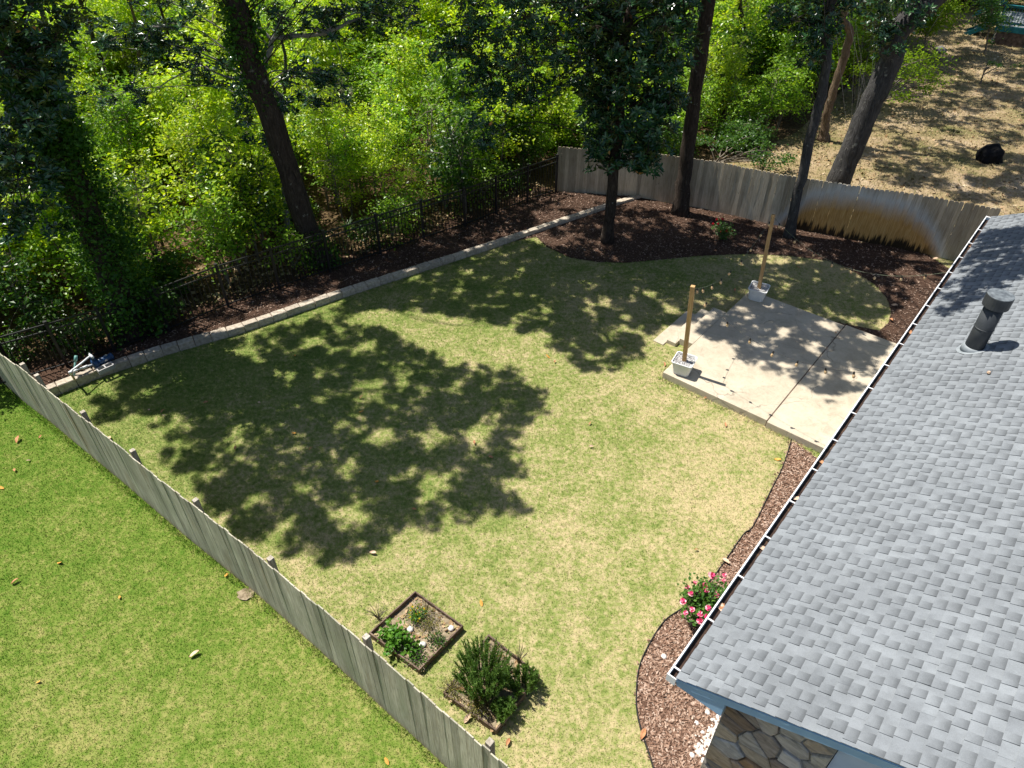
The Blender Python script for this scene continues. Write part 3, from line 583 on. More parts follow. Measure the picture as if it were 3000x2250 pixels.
#PART3
# ------------------------------------------------------------------ plank fences
def arclen(L): return np.r_[0, np.cumsum(np.linalg.norm(np.diff(L, axis=0), axis=1))]
def along(L, s):
    A = arclen(L); p = np.array([np.interp(s, A, L[:, 0]), np.interp(s, A, L[:, 1])]); i = min(max(np.searchsorted(A, s) - 1, 0), len(L) - 2)
    d = L[i + 1] - L[i]; return p, d / np.linalg.norm(d)
def plank_fence(label, L, heights, side, ear, m, post_s, post_h, z0=0.):
    root = empty('wooden_fence', (*L[0], 0)); tag(root, label, 'fence')
    w, th = .139, .019; Atot = arclen(L)[-1]
    c = .028 if ear else .006
    V = [(-w / 2, -th / 2, 0), (w / 2, -th / 2, 0), (w / 2, -th / 2, 1 - c), (w / 2 - c, -th / 2, 1), (-w / 2 + c, -th / 2, 1), (-w / 2, -th / 2, 1 - c)]
    V += [(x, th / 2, z) for x, _, z in V]; n = 6
    F = [tuple(range(n)), tuple(range(2 * n - 1, n - 1, -1))] + [(i, i + n, (i + 1) % n + n, (i + 1) % n) for i in range(n)]
    bme = None; rr = random.Random(4); s = .08
    while s < Atot - .05:
        p, d = along(L, s); h = np.interp(s, arclen(L), heights) + (rr.uniform(-.012, .012) if ear else rr.uniform(-.006, .004)); rz_ = math.atan2(d[1], d[0])
        if bme is None:
            o = mesh('plank', V, F, m, root); bme = o.data
        else: o = inst('plank', bme, root)
        o.location = (p[0] - L[0][0], p[1] - L[0][1], z0 + .015); o.rotation_euler = (rr.uniform(-.006, .006), rr.uniform(-.005, .005), rz_ + rr.uniform(-.012, .012)); o.scale = (rr.uniform(1.0, 1.012) if ear else rr.uniform(.985, 1.012), 1, h)
        s += w + (rr.choice((.0, .0002, .0005, .0018)) if ear else rr.uniform(0, .004))
    for sp in post_s:
        p, d = along(L, sp); nrm = np.array([-d[1], d[0]]) * side; q = p + nrm * .115 - L[0]; h = np.interp(sp, arclen(L), heights) + post_h
        o = MB().box(-.047, .047, -.047, .047, -.1, h).build('post', MAT['postwood'], root, bevel=.006); o.location = (q[0], q[1], z0); o.rotation_euler = (0, 0, math.atan2(d[1], d[0]) + rr.uniform(-.06, .06))
    A = arclen(L); knots = [0] + list(A[1:-1]) + [A[-1]]
    for k in range(3):
        for a, b in zip(knots[:-1], knots[1:]):
            p, d = along(L, a + 1e-4); q, d2 = along(L, b - 1e-4); nrm = np.array([-d[1], d[0]]) * side
            ha, hb = np.interp(a, A, heights), np.interp(b, A, heights); f = (.16, .5, .84)[k]
            P_ = np.r_[p + nrm * .035 - L[0], z0 + ha * f]; Q_ = np.r_[q + nrm * .035 - L[0], z0 + hb * f]
            MB().beam(P_, Q_, .04, .085).build('rail', MAT['postwood'], root)
    return root
FA = arclen(FLINE)[-1]
fs = []
for q in [(-11.05, 12.40), (-10.55, 11.97), (-9.02, 10.80), (-7.43, 9.68), (-5.77, 8.40), (-4.08, 7.13), (-2.19, 5.64), (-.29, 4.12)]:
    # project the surveyed post heads on the fence line
    best = min(np.linspace(0, FA, 800), key=lambda s: np.linalg.norm(along(FLINE, s)[0] - np.array(q) * 1.0 + 0)); fs.append(best)
plank_fence('long weathered grey plank fence between the two lawns', FLINE, FHGT, 1, False, MAT['plank'], fs, -.03)
BH = np.linspace(1.62, 1.9, len(BLINE)); BH[:4] = (1.72, 1.72, 1.72, 1.74); BH[4:] = np.linspace(1.76, 1.9, len(BLINE) - 4)
BA = arclen(BLINE)[-1]
plank_fence('bowed back plank fence with rusty orange sprinkler stain and black mould', BLINE, BH, 1, True, MAT['plank_back'], list(np.arange(.4, BA, 2.35)), -.06)

# ------------------------------------------------------------------ iron fence
iron = empty('iron_fence', (*ILINE[0], .12)); tag(iron, 'black iron picket fence along the edge of the wood', 'fence')
io = np.array([*ILINE[0], .12]); pm = None; fm = None
IA = arclen(ILINE)
for i, p in enumerate(ILINE):
    d = ILINE[min(i + 1, len(ILINE) - 1)] - ILINE[max(i - 1, 0)]; a = math.atan2(d[1], d[0])
    if pm is None:
        b = MB().box(-.034, .034, -.034, .034, -.1, 1.42).box(-.042, .042, -.042, .042, 1.42, 1.45); o = b.build('post', MAT['iron'], iron); pm = o.data
    else: o = inst('post', pm, iron)
    o.location = (p[0] - io[0], p[1] - io[1], 0); o.rotation_euler = (0, 0, a)
for a, b in zip(ILINE[:-1], ILINE[1:]):
    for z in (.14, 1.18, 1.36): MB().beam(np.r_[a - io[:2], z], np.r_[b - io[:2], z], .028, .034).build('rail', MAT['iron'], iron)
    n = int(np.linalg.norm(b - a) / .115)
    for k in range(1, n):
        q = a + (b - a) * k / n
        if fm is None: o = MB().box(-.0085, .0085, -.0085, .0085, .05, 1.36).build('picket', MAT['iron'], iron); fm = o.data
        else: o = inst('picket', fm, iron)
        o.location = (q[0] - io[0], q[1] - io[1], 0); o.rotation_euler = (0, 0, math.atan2(*(b - a)[::-1]))

# ------------------------------------------------------------------ block wall
wall = empty('retaining_wall', (*WLINE[0], 0)); tag(wall, 'low retaining wall of pale stone blocks edging the lawn', 'wall')
WA = arclen(WLINE); s = 0.; rr = random.Random(6)
while s < WA[-1] - .1:
    L_ = rr.uniform(.39, .45); p, d = along(WLINE, s + L_ / 2); h = np.interp(s, WA, WTOP); w = .21 + rr.uniform(-.01, .01); l2 = L_ / 2 - .006
    b = MB(); V = []
    for z, k in ((-.08, 1.), (h - .02, 1.0), (h, .93)):
        for sx, sy in ((-1, -1), (1, -1), (1, 1), (-1, 1)): V.append((sx * l2 * (k if z > h - .01 else 1) + rr.uniform(-.006, .006), sy * w / 2 * k + rr.uniform(-.008, .008), z + rr.uniform(-.006, .006)))
    F = [(8, 9, 10, 11)] + [(r_ * 4 + k, r_ * 4 + (k + 1) % 4, r_ * 4 + 4 + (k + 1) % 4, r_ * 4 + 4 + k) for r_ in (0, 1) for k in range(4)]
    o = mesh('block', V, F, MAT['block'], wall); o.location = (p[0] - WLINE[0][0], p[1] - WLINE[0][1], 0); o.rotation_euler = (0, 0, math.atan2(d[1], d[0]) + rr.uniform(-.02, .02))
    s += L_

# ------------------------------------------------------------------ planters, posts, string lights
def planter(r, g, label):
    p = pxy(r, g, .2); root = empty('planter', p, math.atan2(rd[1], rd[0]) + .18); tag(root, label, 'planter', 'planters holding the light posts')
    prof = [(.185, 0), (.20, .02), (.24, .34), (.263, .345), (.266, .385), (.245, .385), (.235, .35)]
    V = []; F = []
    for (q, z) in prof:
        c = .045
        for sx, sy, dx, dy in ((-1, -1, c, 0), (1, -1, -c, 0), (1, -1, 0, c), (1, 1, 0, -c), (1, 1, -c, 0), (-1, 1, c, 0), (-1, 1, 0, -c), (-1, -1, 0, c)): V.append((sx * q + dx, sy * q + dy, z))
    for i in range(len(prof) - 1):
        for j in range(8): F.append((i * 8 + j, i * 8 + (j + 1) % 8, (i + 1) * 8 + (j + 1) % 8, (i + 1) * 8 + j))
    F.append(tuple(range(8))[::-1]); mesh('pot', V, F, MAT['pot'], root)
    # gravel fill
    N = 420; rg = np.random.default_rng(int(r * 100 + g * 10)); P = np.c_[rg.uniform(-.225, .225, (N, 2)), rg.uniform(.33, .355, N)]; V, F = [], []
    for q in P:
        a = rg.uniform(.010, .02); b = len(V); t_ = rg.uniform(0, 3)
        V += [(q[0] + a * math.cos(t_ + k * 1.57), q[1] + a * math.sin(t_ + k * 1.57), q[2]) for k in range(4)] + [(q[0], q[1], q[2] + a * .8)]
        F += [(b + k, b + (k + 1) % 4, b + 4) for k in range(4)]
    o = mesh('gravel', V, F, MAT['gravel'], root); tag(o, kind='stuff')
    mesh('gravel_bed', [(-.234, -.234, .333), (.234, -.234, .333), (.234, .234, .333), (-.234, .234, .333)], [(0, 1, 2, 3)], MAT['gravel'], root)
    return p
def light_post(p, top, label):
    base = Vector((p[0], p[1], .5)); root = empty('light_post', base, math.atan2(rd[1], rd[0]) + .25); tag(root, label, 'post', 'wooden posts carrying the string lights')
    o = MB().beam((0, 0, 0), Matrix.Rotation(-root.rotation_euler.z, 3, 'Z') @ (Vector(top) - base), .097, .097, (0, 1, 0)).build('post_shaft', MAT['newwood'], root, bevel=.004)
    hk = MB().tube([(.05, 0, 2.13), (.09, 0, 2.13), (.10, 0, 2.10), (.085, 0, 2.08)], .006, 6).build('hook', MAT['wire'], root)
    hk.location = Matrix.Rotation(-root.rotation_euler.z, 3, 'Z') @ (Vector((top[0], top[1], 0)) - Vector((base[0], base[1], 0)))
p1 = planter(.36, .34, 'white square planter on the front corner of the patio, in full sun')
p2 = planter(.33, 4.70, 'pale square planter in the shade at the back corner of the patio')
T1 = at(2030, 838, 2.72); T2 = at(2266, 628, 2.74)
light_post(p1, T1, 'tan wooden post standing in the sunlit white planter')
light_post(p2, T2, 'tan wooden post standing in the shaded planter near the trees')
bulb_me = [None, None]
def string(A, B, sag, spots, label, m):
    A, B = np.array(A), np.array(B); root = empty('string_lights', A); tag(root, label, 'string lights', 'strings of bulbs over the patio')
    def pt(t_): q = A + (B - A) * t_; q[2] -= sag * 4 * t_ * (1 - t_); return q - A
    V, F = tube_vf([pt(t_) for t_ in np.linspace(0, 1, 28)], .0038, 5); mesh('cord', V, F, m, root)
    for t_ in spots:
        q = pt(t_); tilt = (rr.uniform(-.25, .25), rr.uniform(-.25, .25), 0)
        if bulb_me[0] is None:
            V, F = lathe_vf([(.004, -.145), (.018, -.138), (.031, -.115), (.033, -.095), (.024, -.065), (.017, -.05)], 10); o = mesh('bulb', V, F, MAT['bulb'], root, True); bulb_me[0] = o.data
            V, F = lathe_vf([(.019, -.055), (.020, -.01), (.013, .0), (.010, .012)], 9); c = mesh('socket', V, F, MAT['socket'], o); bulb_me[1] = c.data
        else: o = inst('bulb', bulb_me[0], root); c = inst('socket', bulb_me[1], o)
        o.location = q; o.rotation_euler = tilt
def gutp(x, y): p = at(x, y, ze - .02); return p
string(T1 - [0, 0, .03], gutp(2568, 1093), .62, [.10, .24, .385, .52, .65, .785, .91], 'string of amber bulbs from the front post to the gutter', MAT['wire'])
string(T2 - [0, 0, .06], gutp(2776, 797), .72, [.05, .17, .30, .42, .54, .67, .80, .91], 'string of bulbs from the back post to the far gutter', MAT['wire_pale'])
string(T1 - [0, 0, .06], T2 - [0, 0, .05], .62, [.06, .14, .26, .38, .50, .63, .76, .88, .96], 'string of bulbs hanging between the two posts', MAT['wire_pale'])

# ------------------------------------------------------------------ pump by the wall
pc = at(290, 1062, .35); q0 = at(270, 1085, .2); pump = empty('irrigation_pump', (pc[0], pc[1], .2)); tag(pump, 'blue irrigation pump with white plastic pipes behind the block wall', 'pump')
dirn = (at(322, 1050, .38) - at(272, 1072, .38))[:2]; dirn /= np.linalg.norm(dirn); D = Vector((*dirn, 0)); S_ = Vector((-D.y, D.x, 0)); Z = Vector((0, 0, 1))
def ploc(a, b, z): return D * a + S_ * b + Z * z
b = MB(); b.tube([ploc(-.02, 0, .17), ploc(.0, 0, .17), ploc(.30, 0, .17), ploc(.33, 0, .17)], [.075, .085, .085, .065], 14).build('motor', MAT['pump'], pump, True)
b = MB(); b.tube([ploc(.30, 0, .17), ploc(.345, 0, .17), ploc(.36, 0, .17)], [.092, .092, .07], 14).build('motor_cap', MAT['pump'], pump, True)
b = MB(); b.tube([ploc(-.16, 0, .17), ploc(-.14, 0, .17), ploc(-.04, 0, .17), ploc(-.01, 0, .17)], [.09, .125, .12, .07], 14).build('pump_housing', MAT['pump'], pump, True)
b = MB(); b.tube([ploc(-.09, 0, .28), ploc(-.09, 0, .36)], .05, 10).build('discharge_port', MAT['pump'], pump, True)
b = MB(); b.beam(ploc(-.12, 0, .03), ploc(.28, 0, .03), .16, .03).beam(ploc(.02, 0, .0), ploc(.02, 0, .12), .13, .03).beam(ploc(.26, 0, .0), ploc(.26, 0, .1), .13, .03).build('foot_bracket', MAT['pump'], pump)
b = MB(); b.box(-.03, .03, -.002, .002, -.02, .02); o = b.build('name_plate', MAT['steel'], pump); o.location = ploc(.16, -.088, .18); o.rotation_euler = (0, 0, math.atan2(D.y, D.x))
b = MB(); b.tube([ploc(.22, 0, .25), ploc(.22, 0, .275)], .025, 8).build('plug', MAT['steel'], pump)
def P3(x, y, z): return Vector(at(x, y, z)) - Vector((pc[0], pc[1], .2))
el = P3(204, 1090, .62); tee = P3(266, 1041, .62)
def pipe(name, pts, r=.024, m=MAT['pvc']): MB().tube(pts, r, 10).build(name, m, pump, True)
pipe('suction_pipe', [ploc(-.16, 0, .17), P3(240, 1078, .40), P3(214, 1088, .42)])
pipe('coupling', [P3(256, 1072, .385), P3(240, 1079, .405)], .033); pipe('coupling', [P3(226, 1084, .41), P3(214, 1088, .42)], .033)
pipe('discharge_pipe', [tee, P3(236, 1066, .60), el]); pipe('tee_fitting', [tee + (tee - el).normalized() * .0 + S_ * .10, tee - S_ * .12], .033)
pipe('riser_pipe', [ploc(-.09, 0, .34), tee - S_ * .08 - Z * .02])
pipe('elbow', [el + Vector((.05, .03, .0)), el, el - Vector((0, 0, .08))], .034)
pipe('ground_pipe', [el, P3(221, 1115, .18)], .025, simple('dirty_pipe_plastic', [(.3, (.42, .27, .15)), (.7, (.62, .48, .36))], 9, .6, .0))
gp = empty('green_pipe', at(214, 1108, .2)); tag(gp, 'green standpipe with a coupling beside the white pump pipes', 'pipe')
h2 = Vector(at(223, 1043, .75)) - gp.location; MB().tube([(0, 0, -.05), h2 * .8], .026, 9).build('pipe', MAT['teal_pipe'], gp, True); MB().tube([h2 * .76, h2], .04, 9).build('coupling', MAT['teal_pipe'], gp, True)
cb = empty('concrete_block', at(312, 1084, .2), math.atan2(D.y, D.x)); tag(cb, 'grey hollow concrete block lying on the wall beside the pump', 'block')
b = MB(); l, w, h = .2, .095, .12
for x0, x1, y0, y1 in ((-l, l, -w, -w + .03), (-l, l, w - .03, w), (-l, -l + .03, -w + .03, w - .03), (l - .03, l, -w + .03, w - .03), (-.016, .016, -w + .03, w - .03)): b.box(x0, x1, y0, y1, 0, h)
b.build('block_shell', MAT['cinder'], cb)

# ------------------------------------------------------------------ raised beds
def raised_bed(C, label, soil):
    c = np.mean(C, 0); root = empty('raised_bed', (*c, 0)); tag(root, label, 'raised bed')
    for a, b in zip(C, C[1:] + C[:1]):
        a, b = np.array(a), np.array(b); d = (b - a) / np.linalg.norm(b - a); MB().beam(np.r_[a - c - d * .014, .07], np.r_[b - c + d * .006, .07 + random.uniform(-.012, .012)], .026, .16).build('board', MAT['bedwood'], root, bevel=.004)
    if soil: mesh('soil', [(p[0] - c[0], p[1] - c[1], .06) for p in C], [(3, 2, 1, 0) if np.cross(C[1] - C[0], C[2] - C[1]) < 0 else (0, 1, 2, 3)], MAT['soil'], root)
MAT['soil'] = simple('bed_soil', [(.3, (.13, .095, .06)), (.5, (.25, .20, .13)), (.7, (.38, .31, .22))], 12, .95, .6, .02, .1)
raised_bed(BED1, 'square wooden raised bed with leafy greens near the plank fence', True)
raised_bed(BED2, 'wooden raised bed overgrown by the rosemary bush', True)
BC1 = np.mean(BED1, 0); BC2 = np.mean(BED2, 0)
chips('bed_litter', np.array(BED1), 120, MAT['litter'], .06, (.03, .09), label='dry leaf bits on the soil of the square raised bed', asp=.6)
chips('bed_litter', np.array(BED2), 160, MAT['litter'], .06, (.03, .09), label='dry leaf bits on the soil under the rosemary', asp=.6)
# ------------------------------------------------------------------ pebbles and lone stones
def stones(name, P, sz, m, label, flat=.6):
    V, F = [], []; rg = np.random.default_rng(2)
    base = [(0, 0, 1), (.9, 0, .3), (.3, .85, .3), (-.72, .53, .3), (-.72, -.53, .3), (.3, -.85, .3), (.7, .5, -.5), (-.27, .8, -.5), (-.9, 0, -.5), (-.27, -.8, -.5), (.7, -.5, -.5)]
    tri = [(0, 1, 2), (0, 2, 3), (0, 3, 4), (0, 4, 5), (0, 5, 1), (1, 6, 2), (2, 7, 3), (3, 8, 4), (4, 9, 5), (5, 10, 1), (2, 6, 7), (3, 7, 8), (4, 8, 9), (5, 9, 10), (1, 10, 6)]
    for p in P:
        s = rg.uniform(*sz); a = rg.uniform(0, 6.3); b = len(V); k = rg.uniform(.6, 1.)
        for x, y, z in base:
            x *= s; y *= s * k; V.append((p[0] + x * math.cos(a) - y * math.sin(a), p[1] + x * math.sin(a) + y * math.cos(a), p[2] + z * s * flat))
        F += [tuple(i + b for i in f) for f in tri]
    return tag(mesh(name, V, F, m, smooth=True), label, kind='stuff')
PB = np.array([at(*p)[:2] for p in [(2150, 2075), (2118, 2100), (2085, 2140), (2050, 2180), (2040, 2215), (2075, 2250), (2110, 2300), (2200, 2330), (2170, 2180)]])
Pp = scatter(PB, 1500, .06); stones('white_gravel', np.c_[Pp, np.full(len(Pp), .03)], (.016, .042), MAT['pebble'], 'white gravel along the foot of the stone wall')
for k, (x, y, z, s_) in enumerate([(2041, 2118, .03, .045), (2073, 2087, .03, .05), (2028, 2212, .03, .05), (1945, 1923, .03, .06)]): 
    o = stones('white_stone', [(0, 0, 0)], (s_, s_ + .005), MAT['pebble'], None); o.location = at(x, y, z); del o['kind']; tag(o, ['white stone on the mulch below the gable corner', 'white stone nearest the blue eave board', 'white stone beside the white gravel, on its lawn side', 'pale stone in the mulch below the rose bush'][k], 'stone')
for k, (x, y, s_, lb) in enumerate([(1202, 1843, .07, 'white stone in the middle of the square raised bed'), (1238, 1888, .075, 'white rounded stone by the leafy greens in the raised bed'), (1322, 1840, .065, 'pale stone in the right corner of the square raised bed')]):
    o = stones('white_stone', [(0, 0, 0)], (s_, s_ + .01), MAT['pebble'], None, .5); o.location = at(x, y, .09); o.rotation_euler = (0, 0, k * 1.3); del o['kind']; tag(o, lb, 'stone')
for (x, y, s_, lb) in [(2755, 147, .42, 'grey rock at the edge of the leafy yard below the teal deck')]:
    o = stones('boulder', [(0, 0, 0)], (s_, s_ + .01), MAT['rock'], None); o.location = at(x, y, .1); del o['kind']; tag(o, lb, 'rock')

# ------------------------------------------------------------------ far yard: covered grill, deck, chain-link fence
cg = empty('covered_grill', at(2895, 470, 0)); tag(cg, 'lumpy black covered grill standing on the dry yard', 'grill cover')
V = []; F = []; rows = [(0, 1.0), (.12, 1.03), (.35, .97), (.52, .9), (.66, .66), (.72, .30)]; n = 18; rg = random.Random(4)
for i, (z, k) in enumerate(rows):
    for j in range(n):
        a = 2 * math.pi * j / n; sq = (abs(math.cos(a)) ** 6 + abs(math.sin(a)) ** 6) ** (-1 / 6)
        f = 1 + .07 * math.sin(5 * a + i) + rg.uniform(-.05, .05); V.append((.42 * k * sq * math.cos(a) * f, .34 * k * sq * math.sin(a) * f, z * .78 + (.10 * math.cos(a - 1) if i > 2 else 0) + rg.uniform(-.02, .02)))
for i in range(len(rows) - 1):
    for j in range(n): F.append((i * n + j, i * n + (j + 1) % n, (i + 1) * n + (j + 1) % n, (i + 1) * n + j))
F.append(tuple(range((len(rows) - 1) * n, len(rows) * n))); mesh('cover', V, F, MAT['cover'], cg)
# teal deck: floor 1 m up, rim, railing, stair
da, db = at(2900, 128), at(3060, 150); dd = (db - da)[:2]; dd /= np.linalg.norm(dd)
deck = empty('deck', da, math.atan2(dd[1], dd[0])); tag(deck, 'teal painted wooden deck with railing and stairs at the yard corner', 'deck')
DL, DW = 7.0, 4.2
MB().box(.05, DL, .05, .12, 0, .72).build('skirt', MAT['bedwood'], deck)
MB().box(0, DL, 0, .05, .70, 1.0).build('rim_board', MAT['teal'], deck)
MB().box(-.05, 0, 0, DW, .70, 1.0).build('rim_board', MAT['teal'], deck)
for k in range(28): MB().box(.0, DL, .055 + k * .15, .055 + k * .15 + .142, .96, .995).build('deck_board', MAT['deckboard'], deck)
for x in (.06, 1.75, 3.5, 5.25, 6.9): MB().box(x - .045, x + .045, .01, .1, 0, 2.02).build('railing_post', MAT['teal'], deck)
for z in (1.10, 1.95): MB().box(.1, DL, .035, .075, z, z + .09).build('rail', MAT['teal'], deck)
MB().box(.0, DL, -.02, .13, 2.04, 2.08).build('rail_cap', MAT['teal'], deck)
bm_ = None
for k in range(46):
    x = .2 + k * .145
    if bm_ is None: o = MB().box(-.017, .017, .04, .07, 1.19, 1.95).build('baluster', MAT['teal'], deck); bm_ = o.data
    else: o = inst('baluster', bm_, deck)
    o.location.x = x
MB().beam((.0, 2.9, 2.0), (.0, 4.1, 2.0), .09, .09).beam((0, 2.9, 1.0), (0, 2.9, 3.4), .09, .09).beam((0, 2.9, 3.3), (1.6, 2.9, 3.9), .1, .1).build('pergola_beam', MAT['teal'], deck)
st = empty('stair', (0, 2.0, 0), parent=deck)
for k in range(5): MB().box(-.30 * (k + 1), -.30 * k, -.5, .5, .80 - .19 * k - .05, .80 - .19 * k).build('tread', MAT['deckboard'], st)
for sy in (-.52, .52):
    MB().beam((-.02, sy, .86), (-1.55, sy, -.02), .05, .24).build('stringer', MAT['teal'], st); MB().beam((-.0, sy, 1.95), (-1.5, sy, 1.0), .07, .07).build('handrail', MAT['teal'], st)
    MB().beam((-1.45, sy, 0), (-1.45, sy, 1.03), .09, .09).beam((-.75, sy, .4), (-.75, sy, 1.45), .06, .06).build('newel', MAT['teal'], st)
# old wire fence at the wood edge
wf = empty('wire_fence', at(2180, 395)); tag(wf, 'old wire fence with a thin metal rail at the edge of the thicket', 'fence')
wa = at(2150, 415) - at(2180, 395); wb = at(2400, 270) - at(2180, 395)
MB().tube([wa + [0, 0, 1.1], wb + [0, 0, 1.1]], .022, 6).build('rail', MAT['chain'], wf)
for k in (0., .27, .55, .8, 1.): q = wa + (wb - wa) * k; MB().tube([q, q + [0, 0, 1.12]], .024, 6).build('post', MAT['chain'], wf)
for k in range(5): MB().tube([wa + [0, 0, .15 + .2 * k], wb + [0, 0, .15 + .2 * k]], .005, 4).build('wire', MAT['chain'], wf)
#PART4
# ------------------------------------------------------------------ foliage generators (numpy)
def unit(a): return a / (np.linalg.norm(a, axis=-1, keepdims=True) + 1e-9)
def leaf_quads(C, L, W_, tilt=.5, r=rng, droop=.2):
    N = len(C); a = r.uniform(0, 2 * np.pi, N); u = unit(np.c_[np.cos(a), np.sin(a), r.normal(-droop, tilt, N)])
    nrm = unit(np.c_[r.normal(0, tilt, N), r.normal(0, tilt, N), np.ones(N)]); v = unit(np.cross(nrm, u)); nn = np.cross(u, v)
    L = (r.uniform(.7, 1.3, N) * L)[:, None]; W2 = L * W_ / 2
    V = np.stack([C, C + u * L * .42 + v * W2 + nn * W2 * .3, C + u * L, C + u * L * .42 - v * W2 + nn * W2 * .3], 1).reshape(-1, 3)
    return V, np.arange(4 * N).reshape(-1, 4)
def rosettes(C, Dr, L=.165, k=7, r=rng):
    N = len(C); C = np.repeat(C, k, 0); D_ = unit(np.repeat(Dr, k, 0)); a = np.tile(np.arange(k) * 2 * np.pi / k, N) + np.repeat(r.uniform(0, 6.3, N), k)
    ref = np.where(np.abs(D_[:, 2:3]) < .9, [[0, 0, 1.]], [[1., 0, 0]]); x = unit(np.cross(D_, ref)); y = np.cross(D_, x)
    sp = r.uniform(.7, 1.45, N * k)[:, None]; u = unit(D_ * np.cos(sp) + (x * np.cos(a)[:, None] + y * np.sin(a)[:, None]) * np.sin(sp) + [[0, 0, -.12]])
    v = unit(np.cross(u, D_) + r.normal(0, .25, (N * k, 3))); v = unit(v - u * (v * u).sum(1, keepdims=True)); nn = np.cross(v, u)
    L = (L * r.uniform(.7, 1.2, N * k))[:, None]; W2 = L * .21; B = C + u * .02
    pts = [B, B + u * L * .33 + v * W2 + nn * W2 * .35, B + u * L * .7 + v * W2 * .85 + nn * W2 * .3, B + u * L - nn * L * .06, B + u * L * .7 - v * W2 * .85 + nn * W2 * .3, B + u * L * .33 - v * W2 + nn * W2 * .35]
    V = np.stack(pts, 1).reshape(-1, 3); b = (np.arange(N * k) * 6)[:, None]
    return V, np.vstack([b + [[0, 1, 2, 3]], b + [[0, 3, 4, 5]]])
class Tree:
    def __init__(s, name, label, base, pts, radii, m, group=None, flare=1.35, n=12, cat='tree'):
        s.root = empty(name, base); tag(s.root, label, cat, group); s.o = np.array(base, float)
        P = smooth_path([base] + list(pts), 5); P = [np.array(p) for p in P]; A = np.linspace(0, 1, len(P)); s.P = P
        rad = np.interp(A, np.linspace(0, 1, len(radii)), radii); rad[0] *= flare; rad[1] *= 1 + (flare - 1) * .35
        jig = np.r_[np.zeros((1, 3)), rng.normal(0, .018, (len(P) - 1, 3))]; s.rad = rad
        V, F = tube_vf([p + j - s.o - ([0, 0, .15] if i == 0 else 0) for i, (p, j) in enumerate(zip(P, jig))], list(rad), n, True, .05)
        mesh('trunk', V, F, m, s.root, True); s.bark = m; s.tw = MB()
    def near(s, z): return min(s.P, key=lambda p: abs(p[2] - z))
    def limb(s, A, B, r0, r1, sag=.0, n=5):
        A, B = np.array(A), np.array(B); M_ = (A + B) / 2 + rng.normal(0, .08, 3) * np.linalg.norm(B - A) + [0, 0, sag]
        s.tw.tube([q - s.o for q in smooth_path([A, M_, B], 3)], list(np.linspace(r0, r1, 7)), n, False)
    def clumps(s, C, rad, k, L=.165, drop=.5, limbs=True, leaves=7, m=None, old=.012, name='crown', lr=.026):
        """C clump centres; each a bunch of leaf rosettes; limbs run from the trunk through node clumps"""
        C = np.atleast_2d(C); 
        if limbs and len(C):
            nodes = C[::max(1, min(9, len(C) // 5 or 1))]
            for q in nodes:
                a = s.near(max(q[2] - np.linalg.norm((q - s.near(q[2]))[:2]) * drop, s.o[2] + 1)); ll = np.linalg.norm(a - q); w_ = lr * min(1., 4. / (ll + .1)); s.limb(a, q, w_, max(w_ * .4, .008), .12 * ll)
            for q in C:
                nd = nodes[np.argmin(np.linalg.norm(nodes - q, axis=1))]
                if np.linalg.norm(nd - q) > .05: s.limb(nd, q, .014, .006, .05, 4)
        R_ = np.broadcast_to(np.asarray(rad, float), (len(C),)); cc = np.repeat(C, k, 0); rr_ = np.repeat(R_, k)[:, None]
        off = unit(rng.normal(0, 1, cc.shape)) * rng.uniform(.25, 1, (len(cc), 1)) ** .5 * rr_ * [1, 1, .7]
        V, F = rosettes(cc + off - s.o, off + [0, 0, .35], L, leaves); o = mesh(name, V, F, m or MAT['magnolia'], s.root)
        n_old = int(len(cc) * old)
        if n_old:
            i = rng.choice(len(cc), n_old); V, F = rosettes((cc + off * 1.05)[i] - s.o, off[i], L, 1); mesh('yellowed_leaf', V, F, MAT['magnolia_old'], s.root)
        return o
    def cloud(s, C, rad, n, L, m, W_=.6, limbs=True, name='crown', tilt=.55, flat=.5):
        C = np.atleast_2d(C)
        if limbs:
            for q in C: s.limb(s.near(max(q[2] - .6 * np.linalg.norm((q - s.near(q[2]))[:2]), s.o[2] + .4)), q, .03, .008, .1, 4)
        R_ = np.broadcast_to(np.asarray(rad, float), (len(C),)); cc = np.repeat(C, n, 0)
        off = rng.normal(0, .5, cc.shape) * np.repeat(R_, n)[:, None] * [1, 1, flat]
        V, F = leaf_quads(cc + off - s.o, L, W_, tilt); return mesh(name, V, F, m, s.root)
    def done(s, m=None, name='limbs'):
        if s.tw.V: s.tw.build(name, m or s.bark, s.root, True)
def shade_points(poly_px, spacing, keep, z=0., gaps=.55, hole=1.):
    poly = np.array([at(*p, z)[:2] for p in poly_px]); P = scatter(poly, 1 / spacing ** 2)
    if not len(P): return P
    lo, hi = poly.min(0), poly.max(0); nh = int(np.prod(hi - lo) * gaps); Hc = rng.uniform(lo, hi, (nh, 2)); Hr = rng.uniform(.10, .30, nh); ok = rng.random(len(P)) < keep
    for c_, r_ in zip(Hc, Hr): ok &= np.linalg.norm((P - c_) * [.8, 1.1], axis=1) > r_ * hole
    return P[ok]
KS = 1 / math.tan(SUN_EL); SH = np.array([SUNDIR.x, SUNDIR.y]) / math.hypot(SUNDIR.x, SUNDIR.y)
def lift(P, h, z=0.):
    h = np.asarray(h); return np.c_[P + SH * ((h - z) * KS)[:, None], h]
def px_clumps(L):                      # (px, py, depth, radius_px) -> centre, radius
    C = np.array([atY(x, y, Y) for x, y, Y, r in L]); return C, np.array([r * Y / math.cos(_p) * 1.0 / FPX * .9 for x, y, Y, r in L])
def blob(x0, x1, y0, y1, Y, n, r, dy=.8):
    return [(rng.uniform(x0, x1), rng.uniform(y0, y1), Y + rng.uniform(-dy, dy), r * rng.uniform(.7, 1.2)) for _ in range(n)]

